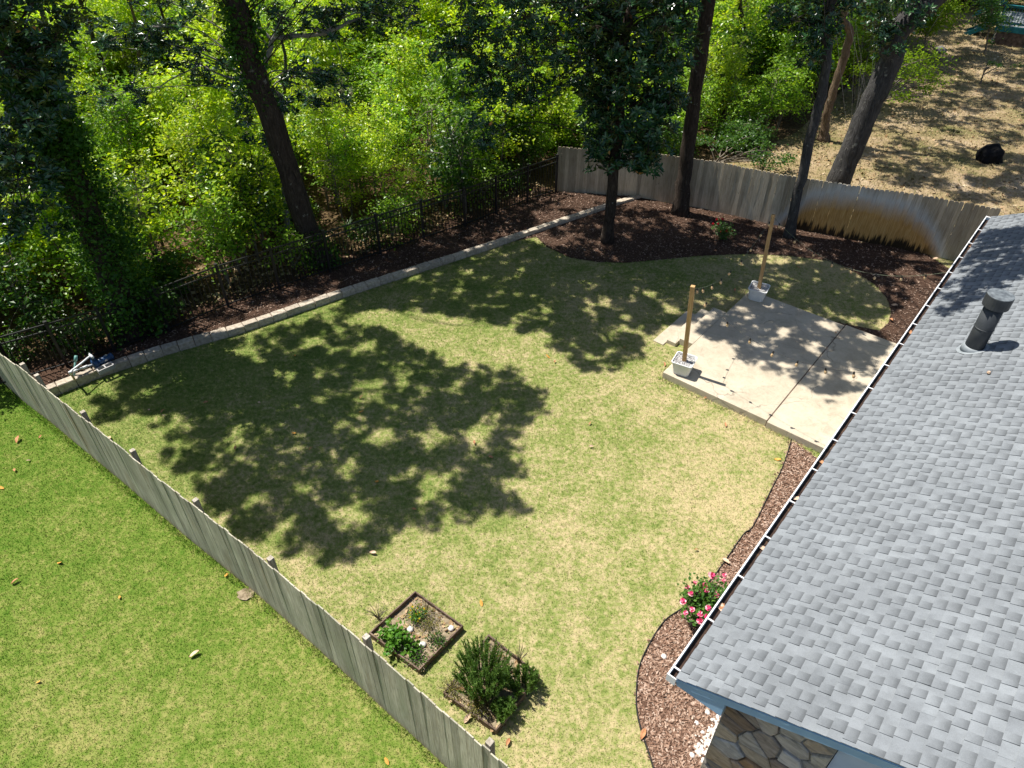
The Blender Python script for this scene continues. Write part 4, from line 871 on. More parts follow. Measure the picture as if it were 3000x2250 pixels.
# ------------------------------------------------------------------ big trees round the lawn
S1 = [(300, 1150), (560, 1040), (790, 960), (960, 930), (1110, 970), (1240, 1010), (1330, 1080), (1470, 1080), (1540, 1100), (1610, 1185), (1520, 1240), (1490, 1330), (1530, 1400), (1600, 1405), (1585, 1440), (1500, 1525), (1420, 1510), (1300, 1530), (1180, 1570), (1110, 1590), (1000, 1670), (940, 1620), (860, 1600), (750, 1590), (660, 1540), (620, 1470), (600, 1420), (530, 1400), (480, 1340), (560, 1290), (430, 1240), (260, 1225)]
S2 = [(940, 890), (1060, 830), (1200, 770), (1350, 720), (1560, 690), (1640, 760), (1800, 790), (2050, 770), (2240, 770), (2180, 850), (2100, 920), (2020, 950), (1950, 970), (1920, 1010), (1850, 1050), (1780, 1075), (1690, 1090), (1650, 1050), (1600, 1000), (1480, 960), (1400, 930), (1300, 915), (1230, 900), (1130, 905), (1000, 925)]
S3 = [(1560, 690), (1680, 620), (1860, 590), (2060, 625), (2300, 680), (2500, 720), (2740, 770), (2700, 840), (2600, 920), (2300, 760), (1900, 770)]
S4 = [(2130, 890), (2240, 870), (2380, 900), (2480, 950), (2600, 1000), (2560, 1080), (2500, 1150), (2450, 1185), (2330, 1150), (2210, 1100), (2150, 1030), (2060, 990), (2080, 930)]
S5 = [(2240, 770), (2420, 770), (2560, 840), (2600, 900), (2560, 990), (2400, 910), (2230, 850)]
S6 = [(2890, 640), (3060, 650), (3060, 830), (2960, 850), (2860, 880), (2730, 895), (2800, 780)]
S7 = [(0, 1010), (350, 960), (700, 860), (1100, 715), (1500, 580), (1450, 520), (1000, 600), (500, 760), (0, 830)]
S8 = [(170, 1130), (500, 1010), (960, 880), (1350, 745), (1540, 680), (1640, 590), (1500, 620), (900, 840), (400, 1010)]
# tree B: vine grown magnolia at the left
bB = at(385, 985, .1); Y = bB[1]
tb = Tree('magnolia_tree', 'vine grown dark leaved tree nearest the plank fence corner', bB, [atY(300, 735, Y), atY(180, 450, Y), atY(104, 330, Y - .1), atY(60, 200, Y), np.array([-10.6, Y + .2, 11.]), np.array([-10.2, Y, 15.5])], [.36, .33, .30, .27, .22, .1], MAT['bark'])
P = shade_points(S1, .28, .95, gaps=1.0); tb.clumps(lift(P, rng.uniform(11., 14., len(P))), .24, 7)
C, r_ = px_clumps(blob(-60, 200, -40, 270, 14.8, 30, 40) + blob(-40, 170, 250, 680, 14.6, 44, 36) + blob(60, 230, 40, 260, 15.5, 10, 28) + blob(-20, 110, 600, 700, 14.6, 6, 30)); tb.clumps(C, r_ * 1.1, 9)
vc = []
for q, rad in zip(tb.P, tb.rad):
    if .5 < q[2] < 8:
        for _ in range(34): a = rng.uniform(0, 6.3); vc.append(q + np.array([math.cos(a) + .25, math.sin(a), 0]) * rad * rng.uniform(1, 2.1 if q[2] < 4.5 else 1.5) + [0, 0, rng.uniform(-.35, .35)])
tb.cloud(np.array(vc), .24, 24, .095, MAT['vine'], .8, False, 'vine', .9, 1.2); tb.done()
# tree A: tall leaning trunk with vine, left of the middle
bA = at(950, 775, .1); Y = bA[1]
ta = Tree('oak_tree', 'tall dark leaning trunk wrapped in vine behind the iron fence', bA, [atY(905, 680, Y), atY(845, 500, Y), atY(760, 260, Y), atY(712, 120, Y), atY(672, -20, Y), np.array([-8.7, Y + .2, 10.5]), np.array([-8.4, Y + .4, 13.2])], [.34, .32, .31, .29, .27, .16, .04], MAT['bark'])
P = shade_points(S2, .28, .97, gaps=.95); ta.clumps(lift(P, rng.uniform(10, 13.5, len(P))), .24, 8)
P = np.vstack([shade_points(S7, .62, .8), shade_points(S8, .40, .9, gaps=1.3)]); ta.clumps(lift(P, rng.uniform(9.5, 14, len(P))), .32, 9)
vc = []
for q, rad in zip(ta.P, ta.rad):
    if 5.2 < q[2] < 9 or q[2] < 1.4:
        for _ in range(9): a = rng.uniform(0, 6.3); vc.append(q + np.array([math.cos(a), math.sin(a), 0]) * rad * rng.uniform(.95, 1.2) + [0, 0, rng.uniform(-.35, .35)])
ta.cloud(np.array(vc), .24, 20, .10, MAT['vine'], .8, False, 'vine', .9, 1.3); ta.done()
# pale branched magnolia in front of the wood: scattered dark leaf bunches along pale limbs
bp = at(845, 700, .1); Y = bp[1]
tp = Tree('young_magnolia_tree', 'slender pale branched magnolia with scattered dark leaf bunches behind the leaning trunk', bp, [atY(822, 430, Y), atY(826, 290, Y), atY(770, 250, Y), atY(800, 120, Y), atY(840, 110, Y), atY(950, 95, Y), atY(1060, 50, Y)], [.09, .08, .075, .07, .065, .06, .03], MAT['bark_pale'], n=8)
tp.limb(atY(800, 120, Y), atY(735, 65, Y), .05, .03); tp.limb(atY(770, 250, Y), atY(590, 190, Y), .045, .02); tp.limb(atY(590, 190, Y), atY(450, 270, Y), .025, .012); tp.limb(atY(590, 190, Y), atY(500, 195, Y), .02, .012)
C, r_ = px_clumps(blob(270, 480, 60, 150, Y, 24, 20) + blob(390, 600, 110, 200, Y, 20, 20) + blob(380, 420, 260, 310, Y, 4, 18) + blob(560, 760, 170, 260, Y, 22, 20) + blob(690, 840, 260, 430, Y - .9, 20, 22) + blob(740, 1000, 20, 110, Y, 24, 22) + blob(830, 1010, 170, 320, Y, 24, 22) + blob(1010, 1230, -20, 100, Y, 22, 22) + blob(400, 700, -40, 90, Y, 16, 20) + blob(240, 330, 220, 330, Y, 4, 16))
tp.clumps(C, r_, 6, .16, .3); tp.done()
# magnolia in the back bed
bM = at(1778, 708); Y = bM[1]
tm = Tree('magnolia_tree', 'glossy dark magnolia with a bare straight trunk in the back mulch bed', bM, [atY(1790, 600, Y), atY(1800, 480, Y), atY(1815, 330, Y), atY(1830, 100, Y), np.array([bM[0] + .5, Y, 9.]), np.array([bM[0] + .3, Y, 13.])], [.19, .17, .165, .15, .14, .11, .04], MAT['bark'])
def crown_pts(n, z0, z1, R0, R1, c, sq=1.):
    z = rng.uniform(z0, z1, n); k = (z - z0) / (z1 - z0); Rr = R0 + (R1 - R0) * np.sin(np.clip(k, 0, 1) * np.pi * .55); a = rng.uniform(0, 6.3, n); q = np.sqrt(rng.uniform(.12, 1, n)) * Rr
    return np.c_[c[0] + q * np.cos(a), c[1] + q * np.sin(a) * sq, z]
C = crown_pts(235, 2.7, 7.8, .95, 1.72, (bM[0] + .28, Y)); tm.clumps(C, .40, 9, .18, old=.02, lr=.03)
C, r_ = px_clumps(blob(1250, 1380, 100, 170, Y - .3, 9, 28) + blob(1320, 1680, -40, 200, Y - .2, 66, 34) + blob(1350, 1580, 180, 310, Y - .3, 32, 30) + blob(1400, 1480, 330, 430, Y - .3, 6, 24) + blob(1480, 1680, 150, 290, Y, 8, 26)); tm.clumps(C, r_ * 1.1, 7, old=.03, lr=.016, drop=.12)
P = np.vstack([shade_points(S4, .27, .95, gaps=1.2), shade_points(S5, .28, .97, gaps=.9)]); tm.clumps(lift(P, rng.uniform(9.6, 12.0, len(P)), .2), .24, 8)
P = shade_points(S3, .36, .92, gaps=2.2); tm.clumps(lift(P, rng.uniform(8.2, 11, len(P))), .27, 7); tm.done()
# straight pine at the back fence
b1_ = at(1992, 625); Y = b1_[1]
t1 = Tree('pine_tree', 'tall straight dark pine trunk in front of the back fence', b1_, [atY(2010, 480, Y), atY(2035, 280, Y), atY(2075, 0, Y), atY(2090, -120, Y), np.array([8.0, Y, 15.]), np.array([8.2, Y, 21.])], [.27, .235, .22, .21, .2, .15, .05], MAT['bark'])
C = crown_pts(70, 14.5, 20.5, 1.2, 3.0, (8.1, Y)); t1.clumps(C, .5, 9, .16, m=MAT['oak']); t1.done()
# grey trunk by the planter
b2_ = at(2312, 693); Y = b2_[1]
t2 = Tree('sweetbay_tree', 'slim grey trunk rising past the stained fence, dark leaves above', b2_, [atY(2335, 580, Y), atY(2372, 420, Y), atY(2405, 280, Y), atY(2425, 160, Y), atY(2450, -20, Y), np.array([11.6, Y + .3, 11.])], [.17, .15, .15, .14, .13, .12, .06], MAT['bark_grey'])
C, r_ = px_clumps(blob(2350, 2500, -30, 110, Y, 26, 32) + blob(2340, 2420, 100, 200, Y, 9, 26) + blob(2250, 2360, 0, 80, Y, 6, 24)); t2.clumps(C, r_ * 1.1, 8)
P = shade_points(S6, .29, .95, 3.2, gaps=1.2); t2.clumps(lift(P, rng.uniform(9.2, 12., len(P)), 3.2), .30, 9); t2.done()
# big leaning trunk beyond the fence
b3_ = at(2436, 588); Y = b3_[1]
t3 = Tree('oak_tree', 'thick grey leaning trunk beyond the back fence', b3_, [atY(2478, 480, Y), atY(2545, 320, Y), atY(2610, 180, Y), atY(2680, 40, Y), np.array([17.6, Y + .5, 11.5]), np.array([18.5, Y + 1, 15.])], [.44, .39, .37, .36, .35, .28, .1], MAT['bark_grey'])
C, r_ = px_clumps(blob(2560, 2720, -40, 90, Y, 26, 28) + blob(2560, 2640, 80, 160, Y, 10, 24)); t3.clumps(C, r_ * 1.1, 8, limbs=False)
YS = [(2100, 430), (2300, 330), (2480, 240), (2700, 60), (3050, 40), (3050, 300), (2800, 330), (2500, 330), (2350, 420)]
P = shade_points(YS, .62, .95, gaps=.25, hole=1.6); C1 = lift(P, rng.uniform(12, 17, len(P)))
YS2 = [(2560, 330), (3060, 300), (3060, 560), (2900, 600), (2600, 520), (2450, 470)]
P = shade_points(YS2, .70, .8, gaps=.25, hole=1.7); C2 = lift(P, rng.uniform(12, 16, len(P)))
t3.clumps(np.vstack([C1, C2]), .5, 18, .2, m=MAT['oak']); t3.done()
b4_ = at(2412, 410); Y = b4_[1]
t4 = Tree('oak_tree', 'thin tan trunk standing farther back in the dry yard', b4_, [atY(2420, 350, Y), atY(2440, 270, Y), atY(2470, 180, Y), atY(2490, 100, Y), atY(2510, -40, Y), np.array([16.3, Y, 13.])], [.2, .17, .165, .16, .15, .13, .05], MAT['bark_tan'], flare=1.7)
C = crown_pts(40, 11.5, 16, 1.2, 2.6, (16, Y)); t4.clumps(C, .5, 8, .18, m=MAT['oak']); t4.done()
# young bright maples in the far yard
def sapling(label, base, pts, cl, m=MAT['maple'], n=110, L=.11, name='maple_sapling', tr=.045, bk=MAT['twig'], grp='young trees in the yard'):
    t_ = Tree(name, label, base, pts, [tr, tr * .8, tr * .4], bk, grp, n=7); C, r_ = px_clumps(cl); t_.cloud(C, r_, n, L, m, .8); t_.done()
q = at(2570, 330); Y = q[1]; sapling('bright green maple sapling just right of the thick leaning trunk', q, [atY(2590, 250, Y), atY(2640, 180, Y)], blob(2600, 2760, 160, 280, Y, 16, 36) + blob(2520, 2580, 180, 230, Y, 3, 26))
q = at(2500, 300); Y = q[1]; sapling('small bright sapling between the tan trunk and the leaning trunk', q, [atY(2510, 200, Y), atY(2530, 110, Y)], blob(2480, 2570, 70, 170, Y, 9, 28) + blob(2490, 2540, 150, 230, Y, 3, 22))
q = at(2700, 170); Y = q[1]; sapling('leafy yellow green young tree left of the teal deck', q, [atY(2715, 100, Y), atY(2740, 20, Y)], blob(2680, 2800, -20, 80, Y, 18, 36) + blob(2650, 2730, 50, 110, Y, 6, 28), L=.14)
q = at(2885, 160); Y = q[1]; sapling('dark green young tree growing in front of the deck stairs', q, [atY(2893, 110, Y), atY(2905, 30, Y)], blob(2865, 2935, 0, 95, Y, 14, 30), MAT['ug'][2], L=.13)
q = at(2905, 130); Y = q[1]; sapling('bare thin stem slanting in front of the deck skirt', q, [atY(2915, 105, Y), atY(2925, 80, Y)], blob(2900, 2925, 100, 125, Y, 2, 12), MAT['ug'][2], 40)
q = at(2872, 245); Y = q[1]; sapling('single thin bare sapling stem in the shaded yard', q, [atY(2880, 220, Y), atY(2892, 190, Y)], blob(2885, 2990, 175, 200, Y, 3, 14), MAT['ug'][2], 50)
# dark leafy twig hanging over the back fence
q = at(2090, 510); Y = q[1]; sapling('drooping dark leaved shrub leaning over the back fence', q, [atY(2100, 470, Y), atY(2150, 430, Y)], blob(2040, 2240, 400, 440, Y, 9, 30) + blob(2200, 2310, 440, 490, Y, 7, 22), MAT['ug'][2], 90, .10, 'leafy_shrub', grp='shrubs')

# ------------------------------------------------------------------ thin trees in the wood
lab = ['pale grey curved trunk left of the bright thicket', 'thin straight dark stem left of the middle of the wood', 'thin brown stem beside a dark leaf bunch', 'dark thin stem slanting above the dense thicket',
       'slim grey stem right of the leaning vine trunk', 'dark stem forking among the middle thicket', 'curved slender stem in the middle of the wood', 'straight dark stem high in the middle of the wood', 'thin far stem under the top left light', 'slender brown stem left of the tall pine', 'dark upright stem at the far wood edge']
W8 = [([(285, 511), (226, 362), (181, 249), (150, 120)], .15, 'bark_grey'), ([(362, 362), (325, 260), (285, 150), (240, 10)], .12, 'bark'), ([(462, 345), (432, 270), (410, 180), (395, 60)], .10, 'bark_tan'), ([(590, 330), (560, 270), (530, 215), (500, 120)], .11, 'bark'),
      ([(832, 440), (826, 370), (828, 290), (835, 160)], .09, 'bark_grey'), ([(1043, 253), (1030, 200), (1012, 120), (1000, 10)], .12, 'bark'), ([(1093, 307), (1110, 240), (1135, 160), (1146, 60)], .10, 'bark'), ([(1199, 249), (1196, 180), (1190, 90), (1180, -20)], .14, 'bark'),
      ([(250, 150), (262, 90), (268, 40), (270, -30)], .12, 'bark_tan'), ([(1700, 330), (1702, 240), (1700, 130), (1695, 0)], .10, 'bark_tan'), ([(2220, 300), (2200, 200), (2180, 90), (2170, -20)], .15, 'bark')]
for lb, (pp, tr, bk) in zip(lab, W8):
    q = at(*pp[0], .1); Y = q[1]; tip = atY(*pp[-1], Y)
    t_ = Tree('woodland_tree', lb, q, [atY(*p, Y) for p in pp[1:]] + [tip + [rng.uniform(-.3, .3), 0, 3.]], [tr, tr * .9, tr * .8, tr * .65, tr * .3], MAT[bk], 'slender trees in the wood', n=8)
    C = crown_pts(14, max(tip[2] - .5, 4.5), tip[2] + 3.5, .6, 1.6, tip[:2]); t_.cloud(C, .75, 130, .10, MAT['ug'][int(rng.integers(0, 2))], .65); t_.done()

# ------------------------------------------------------------------ undergrowth: many young stems and shrubs instanced as one mass
protos = bpy.data.collections.new('undergrowth_kinds')
def proto(kind, mi, hgt, wid, sprays, per, L, seed):
    r = np.random.default_rng(seed); b = MB(); ends = []
    for s in range(int(r.integers(2, 5))):
        a = r.uniform(0, 6.3); d = r.uniform(0, wid * .45); T = np.array([math.cos(a) * d, math.sin(a) * d, hgt * r.uniform(.7, 1)]); M_ = T * [.35, .35, .5] + np.r_[r.normal(0, .08, 2), 0]
        pth = smooth_path([np.zeros(3), M_, T], 5); b.tube(pth, list(np.linspace(.03, .008, len(pth))), 5, False); ends += [q for q in pth[4:]]
    cs_ = []
    for k in range(sprays):
        e = ends[int(r.integers(len(ends)))]; a = r.uniform(0, 6.3); d = wid * .5 * r.uniform(.15, 1) * (1.15 - .5 * e[2] / hgt); q = e + np.array([math.cos(a) * d, math.sin(a) * d, r.normal(.05, .18)]); q[2] = max(q[2], .2)
        b.tube([e, (e + q) / 2 + [0, 0, .06], q], [.009, .006, .003], 3, False); cs_.append(q)
    C = np.repeat(np.array(cs_), per, 0); C = C + r.normal(0, 1, C.shape) * [.175, .175, .075]
    V, F = leaf_quads(C, L, .62, .6, r)
    n0 = len(b.V); VV = np.vstack([np.array(b.V), V]); me = bpy.data.meshes.new('undergrowth_plant')
    faces = [tuple(f) for f in b.F] + [tuple(f) for f in (F + n0).tolist()]; me.from_pydata(VV.tolist(), [], faces); me.materials.append(MAT['twig']); me.materials.append(MAT['ug'][mi])
    idx = np.zeros(len(faces), np.int32); idx[len(b.F):] = 1; me.polygons.foreach_set('material_index', idx); me.update()
    o = bpy.data.objects.new('plant_kind_%02d' % kind, me); protos.objects.link(o)
SPEC = [(0, 3.6, 2.0, 52, 27, .125), (0, 2.6, 1.9, 46, 27, .115), (1, 3.8, 2.2, 54, 27, .13), (1, 2.4, 1.8, 46, 27, .115), (2, 2.8, 2.0, 50, 27, .125), (0, 5.2, 2.4, 64, 27, .14), (1, 1.2, 1.5, 36, 26, .08), (2, 1.1, 1.5, 36, 26, .105), (1, 3.4, 1.6, 60, 3, .09), (0, 3.0, 2.0, 50, 34, .085)]
for i, (mi, h, w, sp, per, L) in enumerate(SPEC): proto(i, mi, h, w, sp, per, L, 100 + i)
def undergrowth(name, label, P, idx, scl):
    N = len(P); me = bpy.data.meshes.new(name); me.vertices.add(N); me.vertices.foreach_set('co', np.asarray(P, np.float32).ravel())
    a = me.attributes.new('pick', 'INT', 'POINT'); a.data.foreach_set('value', np.asarray(idx, np.int32))
    a = me.attributes.new('spin', 'FLOAT_VECTOR', 'POINT'); a.data.foreach_set('vector', np.c_[rng.normal(0, .06, (N, 2)), rng.uniform(0, 6.3, N)].astype(np.float32).ravel())
    a = me.attributes.new('size', 'FLOAT', 'POINT'); a.data.foreach_set('value', np.asarray(scl, np.float32))
    o = link(bpy.data.objects.new(name, me)); tag(o, label, kind='stuff')
    ng = bpy.data.node_groups.new(name, 'GeometryNodeTree'); ng.interface.new_socket('Geometry', in_out='INPUT', socket_type='NodeSocketGeometry'); ng.interface.new_socket('Geometry', in_out='OUTPUT', socket_type='NodeSocketGeometry')
    gi = ng.nodes.new('NodeGroupInput'); go = ng.nodes.new('NodeGroupOutput'); ip = ng.nodes.new('GeometryNodeInstanceOnPoints'); ci = ng.nodes.new('GeometryNodeCollectionInfo')
    ci.inputs[0].default_value = protos; ci.inputs['Separate Children'].default_value = True; ci.inputs['Reset Children'].default_value = True
    def attr(nm, ty): q = ng.nodes.new('GeometryNodeInputNamedAttribute'); q.data_type = ty; q.inputs[0].default_value = nm; return q.outputs[0]
    mp = ng.nodes.new('GeometryNodeMeshToPoints'); ng.links.new(gi.outputs[0], mp.inputs[0]); ng.links.new(mp.outputs[0], ip.inputs['Points'])
    ng.links.new(ci.outputs[0], ip.inputs['Instance']); ip.inputs['Pick Instance'].default_value = True
    ng.links.new(attr('pick', 'INT'), ip.inputs['Instance Index']); ng.links.new(attr('spin', 'FLOAT_VECTOR'), ip.inputs['Rotation']); ng.links.new(attr('size', 'FLOAT'), ip.inputs['Scale'])
    ng.links.new(ip.outputs[0], go.inputs[0]); md = o.modifiers.new('scatter', 'NODES'); md.node_group = ng; return o
P = scatter(WOODS, 1.1); P = P[(P[:, 1] < 78)]
vis = inpoly(P, np.array([at(-500, 1200)[:2], at(1700, 700)[:2], at(3000, 500)[:2], at(3300, -60)[:2], at(-500, -60)[:2]])); P = P[vis]
dI = seg_dist(P, ILINE); dB = seg_dist(P, BLINE); ok = (dI > .75) & (dB > 1.1)
P, dI = P[ok], dI[ok]
for q, rad in ((bA, .9), (bB, .9), (bp, .5)): m_ = np.linalg.norm(P - q[:2], axis=1) > rad; P, dI = P[m_], dI[m_]
edge = np.minimum(dI, seg_dist(P, YARD[-6:]))
idx = np.where(edge < 2.2, rng.choice([6, 7, 3, 4, 1], len(P), p=[.20, .22, .22, .26, .10]), rng.choice([0, 1, 2, 3, 4, 5], len(P), p=[.27, .2, .2, .13, .07, .13]))
far_ = P[:, 1] > 34; idx = np.where(far_ & (idx > 5), 0, idx)
right = P[:, 0] > 5; idx = np.where(right & (rng.random(len(P)) < .55), rng.choice([2, 4, 3], len(P)), idx)
for pp, _, _ in W8:                                     # keep low growth in front of the slender trunks
    q = at(*pp[0], .1)[:2]; dv = -q / np.linalg.norm(q); rel = P - q; tt = rel @ dv; lat = np.abs(rel @ np.array([-dv[1], dv[0]]))
    hit = (tt > -.3) & (tt < 7) & (lat < .9); idx = np.where(hit, np.where(tt < 3, 6, rng.choice([6, 7, 3], len(P))), idx)
bare = rng.random(len(P)) < .08; idx = np.where(bare & (idx < 6), 8, idx); fine = rng.random(len(P)) < .2; idx = np.where(fine & (idx == 0), 9, idx)
undergrowth('undergrowth', 'dense bright green undergrowth and saplings filling the wood', np.c_[P, np.full(len(P), .08)], idx, rng.uniform(.62, 1.3, len(P)) * np.where(far_, 1.2, 1.))
# far edge behind the deck and yard
FE = np.array([(24.5, 52), (29, 51), (48, 46), (70, 50), (60, 78), (30, 78), (20, 60)]); P = scatter(FE, .5)
dk = np.linalg.norm(P - (da[:2] + [3, 2]), axis=1) > 5.0; P = P[dk]
undergrowth('far_thicket', 'dark green thicket behind the teal deck', np.c_[P, np.zeros(len(P))], rng.choice([2, 4, 0], len(P), p=[.4, .45, .15]), rng.uniform(1, 1.6, len(P)))

# ------------------------------------------------------------------ plants in the beds
def bush(name, label, base, n_st, h, spread, leaf, L, W_, per, m, tilt=.8, grp=None, cat='plant', stemr=.008, up=.0):
    root = empty(name, base); tag(root, label, cat, grp); b = MB(); cc = []
    for k in range(n_st):
        a = rng.uniform(0, 6.3); d = spread * math.sqrt(rng.uniform(.03, 1)); T = np.array([math.cos(a) * d, math.sin(a) * d, h * rng.uniform(.6, 1.05) * (1 - .35 * (d / spread) ** 2)])
        pth = smooth_path([np.zeros(3), T * [.4, .4, .6], T], 4); b.tube(pth, list(np.linspace(stemr, stemr * .35, len(pth))), 4, False)
        for _ in range(per): f = rng.uniform(.25, 1.02); j = min(int(f * (len(pth) - 1)), len(pth) - 2); cc.append(pth[j] + (pth[j + 1] - pth[j]) * (f * (len(pth) - 1) - j) + rng.normal(0, leaf, 3))
    b.build('stems', MAT['twig'], root); V, F = leaf_quads(np.array(cc), L, W_, tilt, rng, -up); mesh('leaves', V, F, m, root); return root, cc
def flowers(root, C, m, r_, n=7):
    me = None
    for q in C:
        if me is None:
            V, F = [], []
            for lay in range(2):
                for k in range(n):
                    a = 2 * math.pi * (k + lay * .5) / n; b = len(V); R1 = r_ * (1 - .35 * lay); zz = .25 * r_ + lay * .3 * r_
                    for t_, w in ((0, .12), (.6, .42), (1., .25)):
                        for sg in (-1, 1): V.append((R1 * t_ * math.cos(a) - sg * w * R1 * math.sin(a), R1 * t_ * math.sin(a) + sg * w * R1 * math.cos(a), zz * (t_ ** 2) * (1 + lay) + .1 * lay * r_))
                    F += [(b, b + 1, b + 3, b + 2), (b + 2, b + 3, b + 5, b + 4)]
            o = mesh('flower', V, F, m, root); me = o.data
        else: o = inst('flower', me, root)
        o.location = q; o.rotation_euler = (rng.normal(0, .4), rng.normal(0, .4), rng.uniform(0, 6)); s_ = rng.uniform(.75, 1.2); o.scale = (s_,) * 3
b_ = lambda x, y, z=.06: at(x, y, z)
bush('leafy_greens', 'bright leafy greens filling the left corner of the raised bed', b_(1155, 1880), 26, .34, .30, .05, .085, .75, 14, MAT['herb'], .6)
bush('leafy_greens', 'small bright leafy plant at the front left edge of the raised bed', b_(1200, 1912), 12, .24, .17, .04, .07, .75, 12, MAT['herb'], .6)
r_, cc = bush('flowering_plant', 'low green plant with yellow flowers at the back of the raised bed', b_(1220, 1815), 22, .28, .22, .04, .04, .5, 18, MAT['herb'], .8); flowers(r_, [np.array(c) + [0, 0, .02] for c in cc[::19]], MAT['petal_yellow'], .016)
bush('small_herb', 'dark small herb beside the right board of the raised bed', b_(1283, 1885), 18, .20, .20, .04, .045, .5, 14, MAT['rose'], .8)
bush('small_herb', 'faded low herb in the middle of the raised bed', b_(1262, 1835), 18, .16, .26, .05, .035, .4, 14, MAT['drygreen'], .8)
def rosemary(label, base, n_st, h, spread, lean=(0, 0)):
    root = empty('rosemary_bush', base); tag(root, label, 'bush', 'rosemary in the raised bed'); b = MB(); V_, F_ = [], []; C, U_ = [], []
    for k in range(n_st):
        a = rng.uniform(0, 6.3); d = spread * math.sqrt(rng.uniform(.02, 1)); T = np.array([math.cos(a) * d + lean[0], math.sin(a) * d + lean[1], h * rng.uniform(.5, 1.12) * (1 - .3 * (d / spread) ** 2)])
        B0 = np.array([math.cos(a), math.sin(a), 0]) * d * .62; pth = smooth_path([B0, B0 + (T - B0) * [.45, .45, .6], T], 5); b.tube(pth, list(np.linspace(.007, .003, len(pth))), 4, False)
        for _ in range(85):
            f = rng.uniform(.3, 1.0) * (len(pth) - 1); j = min(int(f), len(pth) - 2); q = pth[j] + (pth[j + 1] - pth[j]) * (f - j); dr = pth[j + 1] - pth[j]; C.append(q); U_.append(dr / np.linalg.norm(dr))
    C = np.array(C); U_ = np.array(U_); N = len(C); u = unit(U_ * 1.0 + rng.normal(0, .42, (N, 3))); v = unit(np.cross(u, rng.normal(0, 1, (N, 3)))); L = rng.uniform(.035, .075, N)[:, None]; W2 = .0052
    V = np.stack([C - v * W2, C + v * W2, C + u * L + v * W2 * .5, C + u * L - v * W2 * .5], 1).reshape(-1, 3); mesh('leaves', V, np.arange(4 * N).reshape(-1, 4), MAT['rosemary'], root); b.build('stems', MAT['rosemary'], root)
rosemary('large upright dark green rosemary bush in the overgrown bed', b_(1415, 2010), 170, 1.0, .50)
rosemary('smaller rosemary stems leaning over the right edge of the overgrown bed', b_(1530, 2015), 60, .50, .27)
rosemary('rosemary sprigs at the front corner of the overgrown bed', b_(1475, 2095), 55, .42, .20)
bush('low_weeds', 'low straggling weeds across the back half of the square raised bed', b_(1245, 1800), 30, .12, .42, .05, .03, .45, 16, MAT['drygreen'], .9)
bush('low_weeds', 'green low weeds along the front corner of the square raised bed', b_(1225, 1935), 24, .12, .26, .05, .035, .5, 14, MAT['herb'], .9)
bush('low_weeds', 'dull low weeds under the rosemary at the back of the overgrown bed', b_(1440, 1935), 30, .15, .36, .05, .03, .45, 16, MAT['drygreen'], .9)
bush('yellowing_herb', 'yellowing thin herb in the front part of the overgrown bed', b_(1400, 2075), 40, .30, .34, .05, .028, .45, 22, MAT['drygreen'], .9)
bush('yellowing_herb', 'yellowing herb spilling over the left board of the overgrown bed', b_(1325, 2025), 26, .28, .24, .05, .028, .45, 20, MAT['drygreen'], .9)
bush('dry_twigs', 'bare grey twigs standing behind the rosemary', b_(1520, 1950), 16, .75, .16, .05, .02, .3, 3, MAT['drygreen'], .9)
bush('dry_twigs', 'bare dry twigs left of the square raised bed', b_(1110, 1815, .0), 16, .42, .26, .05, .02, .3, 3, MAT['drygreen'], .9)
# roses
rp = at(2062, 1815, .02); root, cc = bush('rose_bush', 'pink flowering rose bush beside the white gutter', rp, 60, 1.0, .50, .07, .07, .7, 44, MAT['rose'], .7, 'rose bushes', 'bush', .01)
fl = [at(x, y, .75) - rp for x, y in [(2012, 1728), (2040, 1710), (2047, 1735), (2062, 1720), (2066, 1735), (2021, 1748), (2116, 1708), (2000, 1772), (2027, 1795), (2006, 1807), (2048, 1812), (2071, 1792), (2050, 1822), (2068, 1745), (2079, 1696), (2120, 1690), (2098, 1752), (2075, 1805)]]
for q in fl: q[2] += rng.uniform(-.05, .12)
flowers(root, fl, MAT['petal'], .055)
rp = at(2115, 700, .02); root, cc = bush('rose_bush', 'shaded red flowering rose bush in the back mulch bed', rp, 34, .62, .45, .06, .06, .7, 26, MAT['rose'], .7, 'rose bushes', 'bush', .01)
flowers(root, [np.array(c) + [0, 0, .03] for c in cc[::70]], MAT['petal_red'], .05)
# strap leaved clump and ferns by the iron fence
def straps(label, base, n, h, sp, m):
    root = empty('strap_plant', base); tag(root, label, 'plant', 'strap leaved plants by the iron fence'); V, F = [], []
    for k in range(n):
        a = rng.uniform(0, 6.3); d = sp * rng.uniform(.2, 1); hh = h * rng.uniform(.6, 1); b = len(V); w = .022
        for t_ in (0, .4, .75, 1.):
            q = np.array([math.cos(a) * d * t_ ** 1.5, math.sin(a) * d * t_ ** 1.5, hh * (t_ - .35 * t_ ** 3)]); ww = w * (1 - t_ * .85)
            V += [q + [-math.sin(a) * ww, math.cos(a) * ww, 0], q - [-math.sin(a) * ww, math.cos(a) * ww, 0]]
        F += [(b + 2 * i, b + 2 * i + 1, b + 2 * i + 3, b + 2 * i + 2) for i in range(3)]
    mesh('leaves', V, F, m, root)
straps('tall dark strap leaved plant behind the far end of the iron fence', at(1425, 535, .1), 90, 1.0, .8, MAT['ug'][2])
straps('bright grassy plant behind the iron fence right of the leaning trunk', at(1130, 640, .1), 80, .9, .7, MAT['ug'][1])
straps('dark grassy tuft behind the iron fence at the trunk foot', at(1020, 690, .1), 60, .8, .6, MAT['ug'][2])
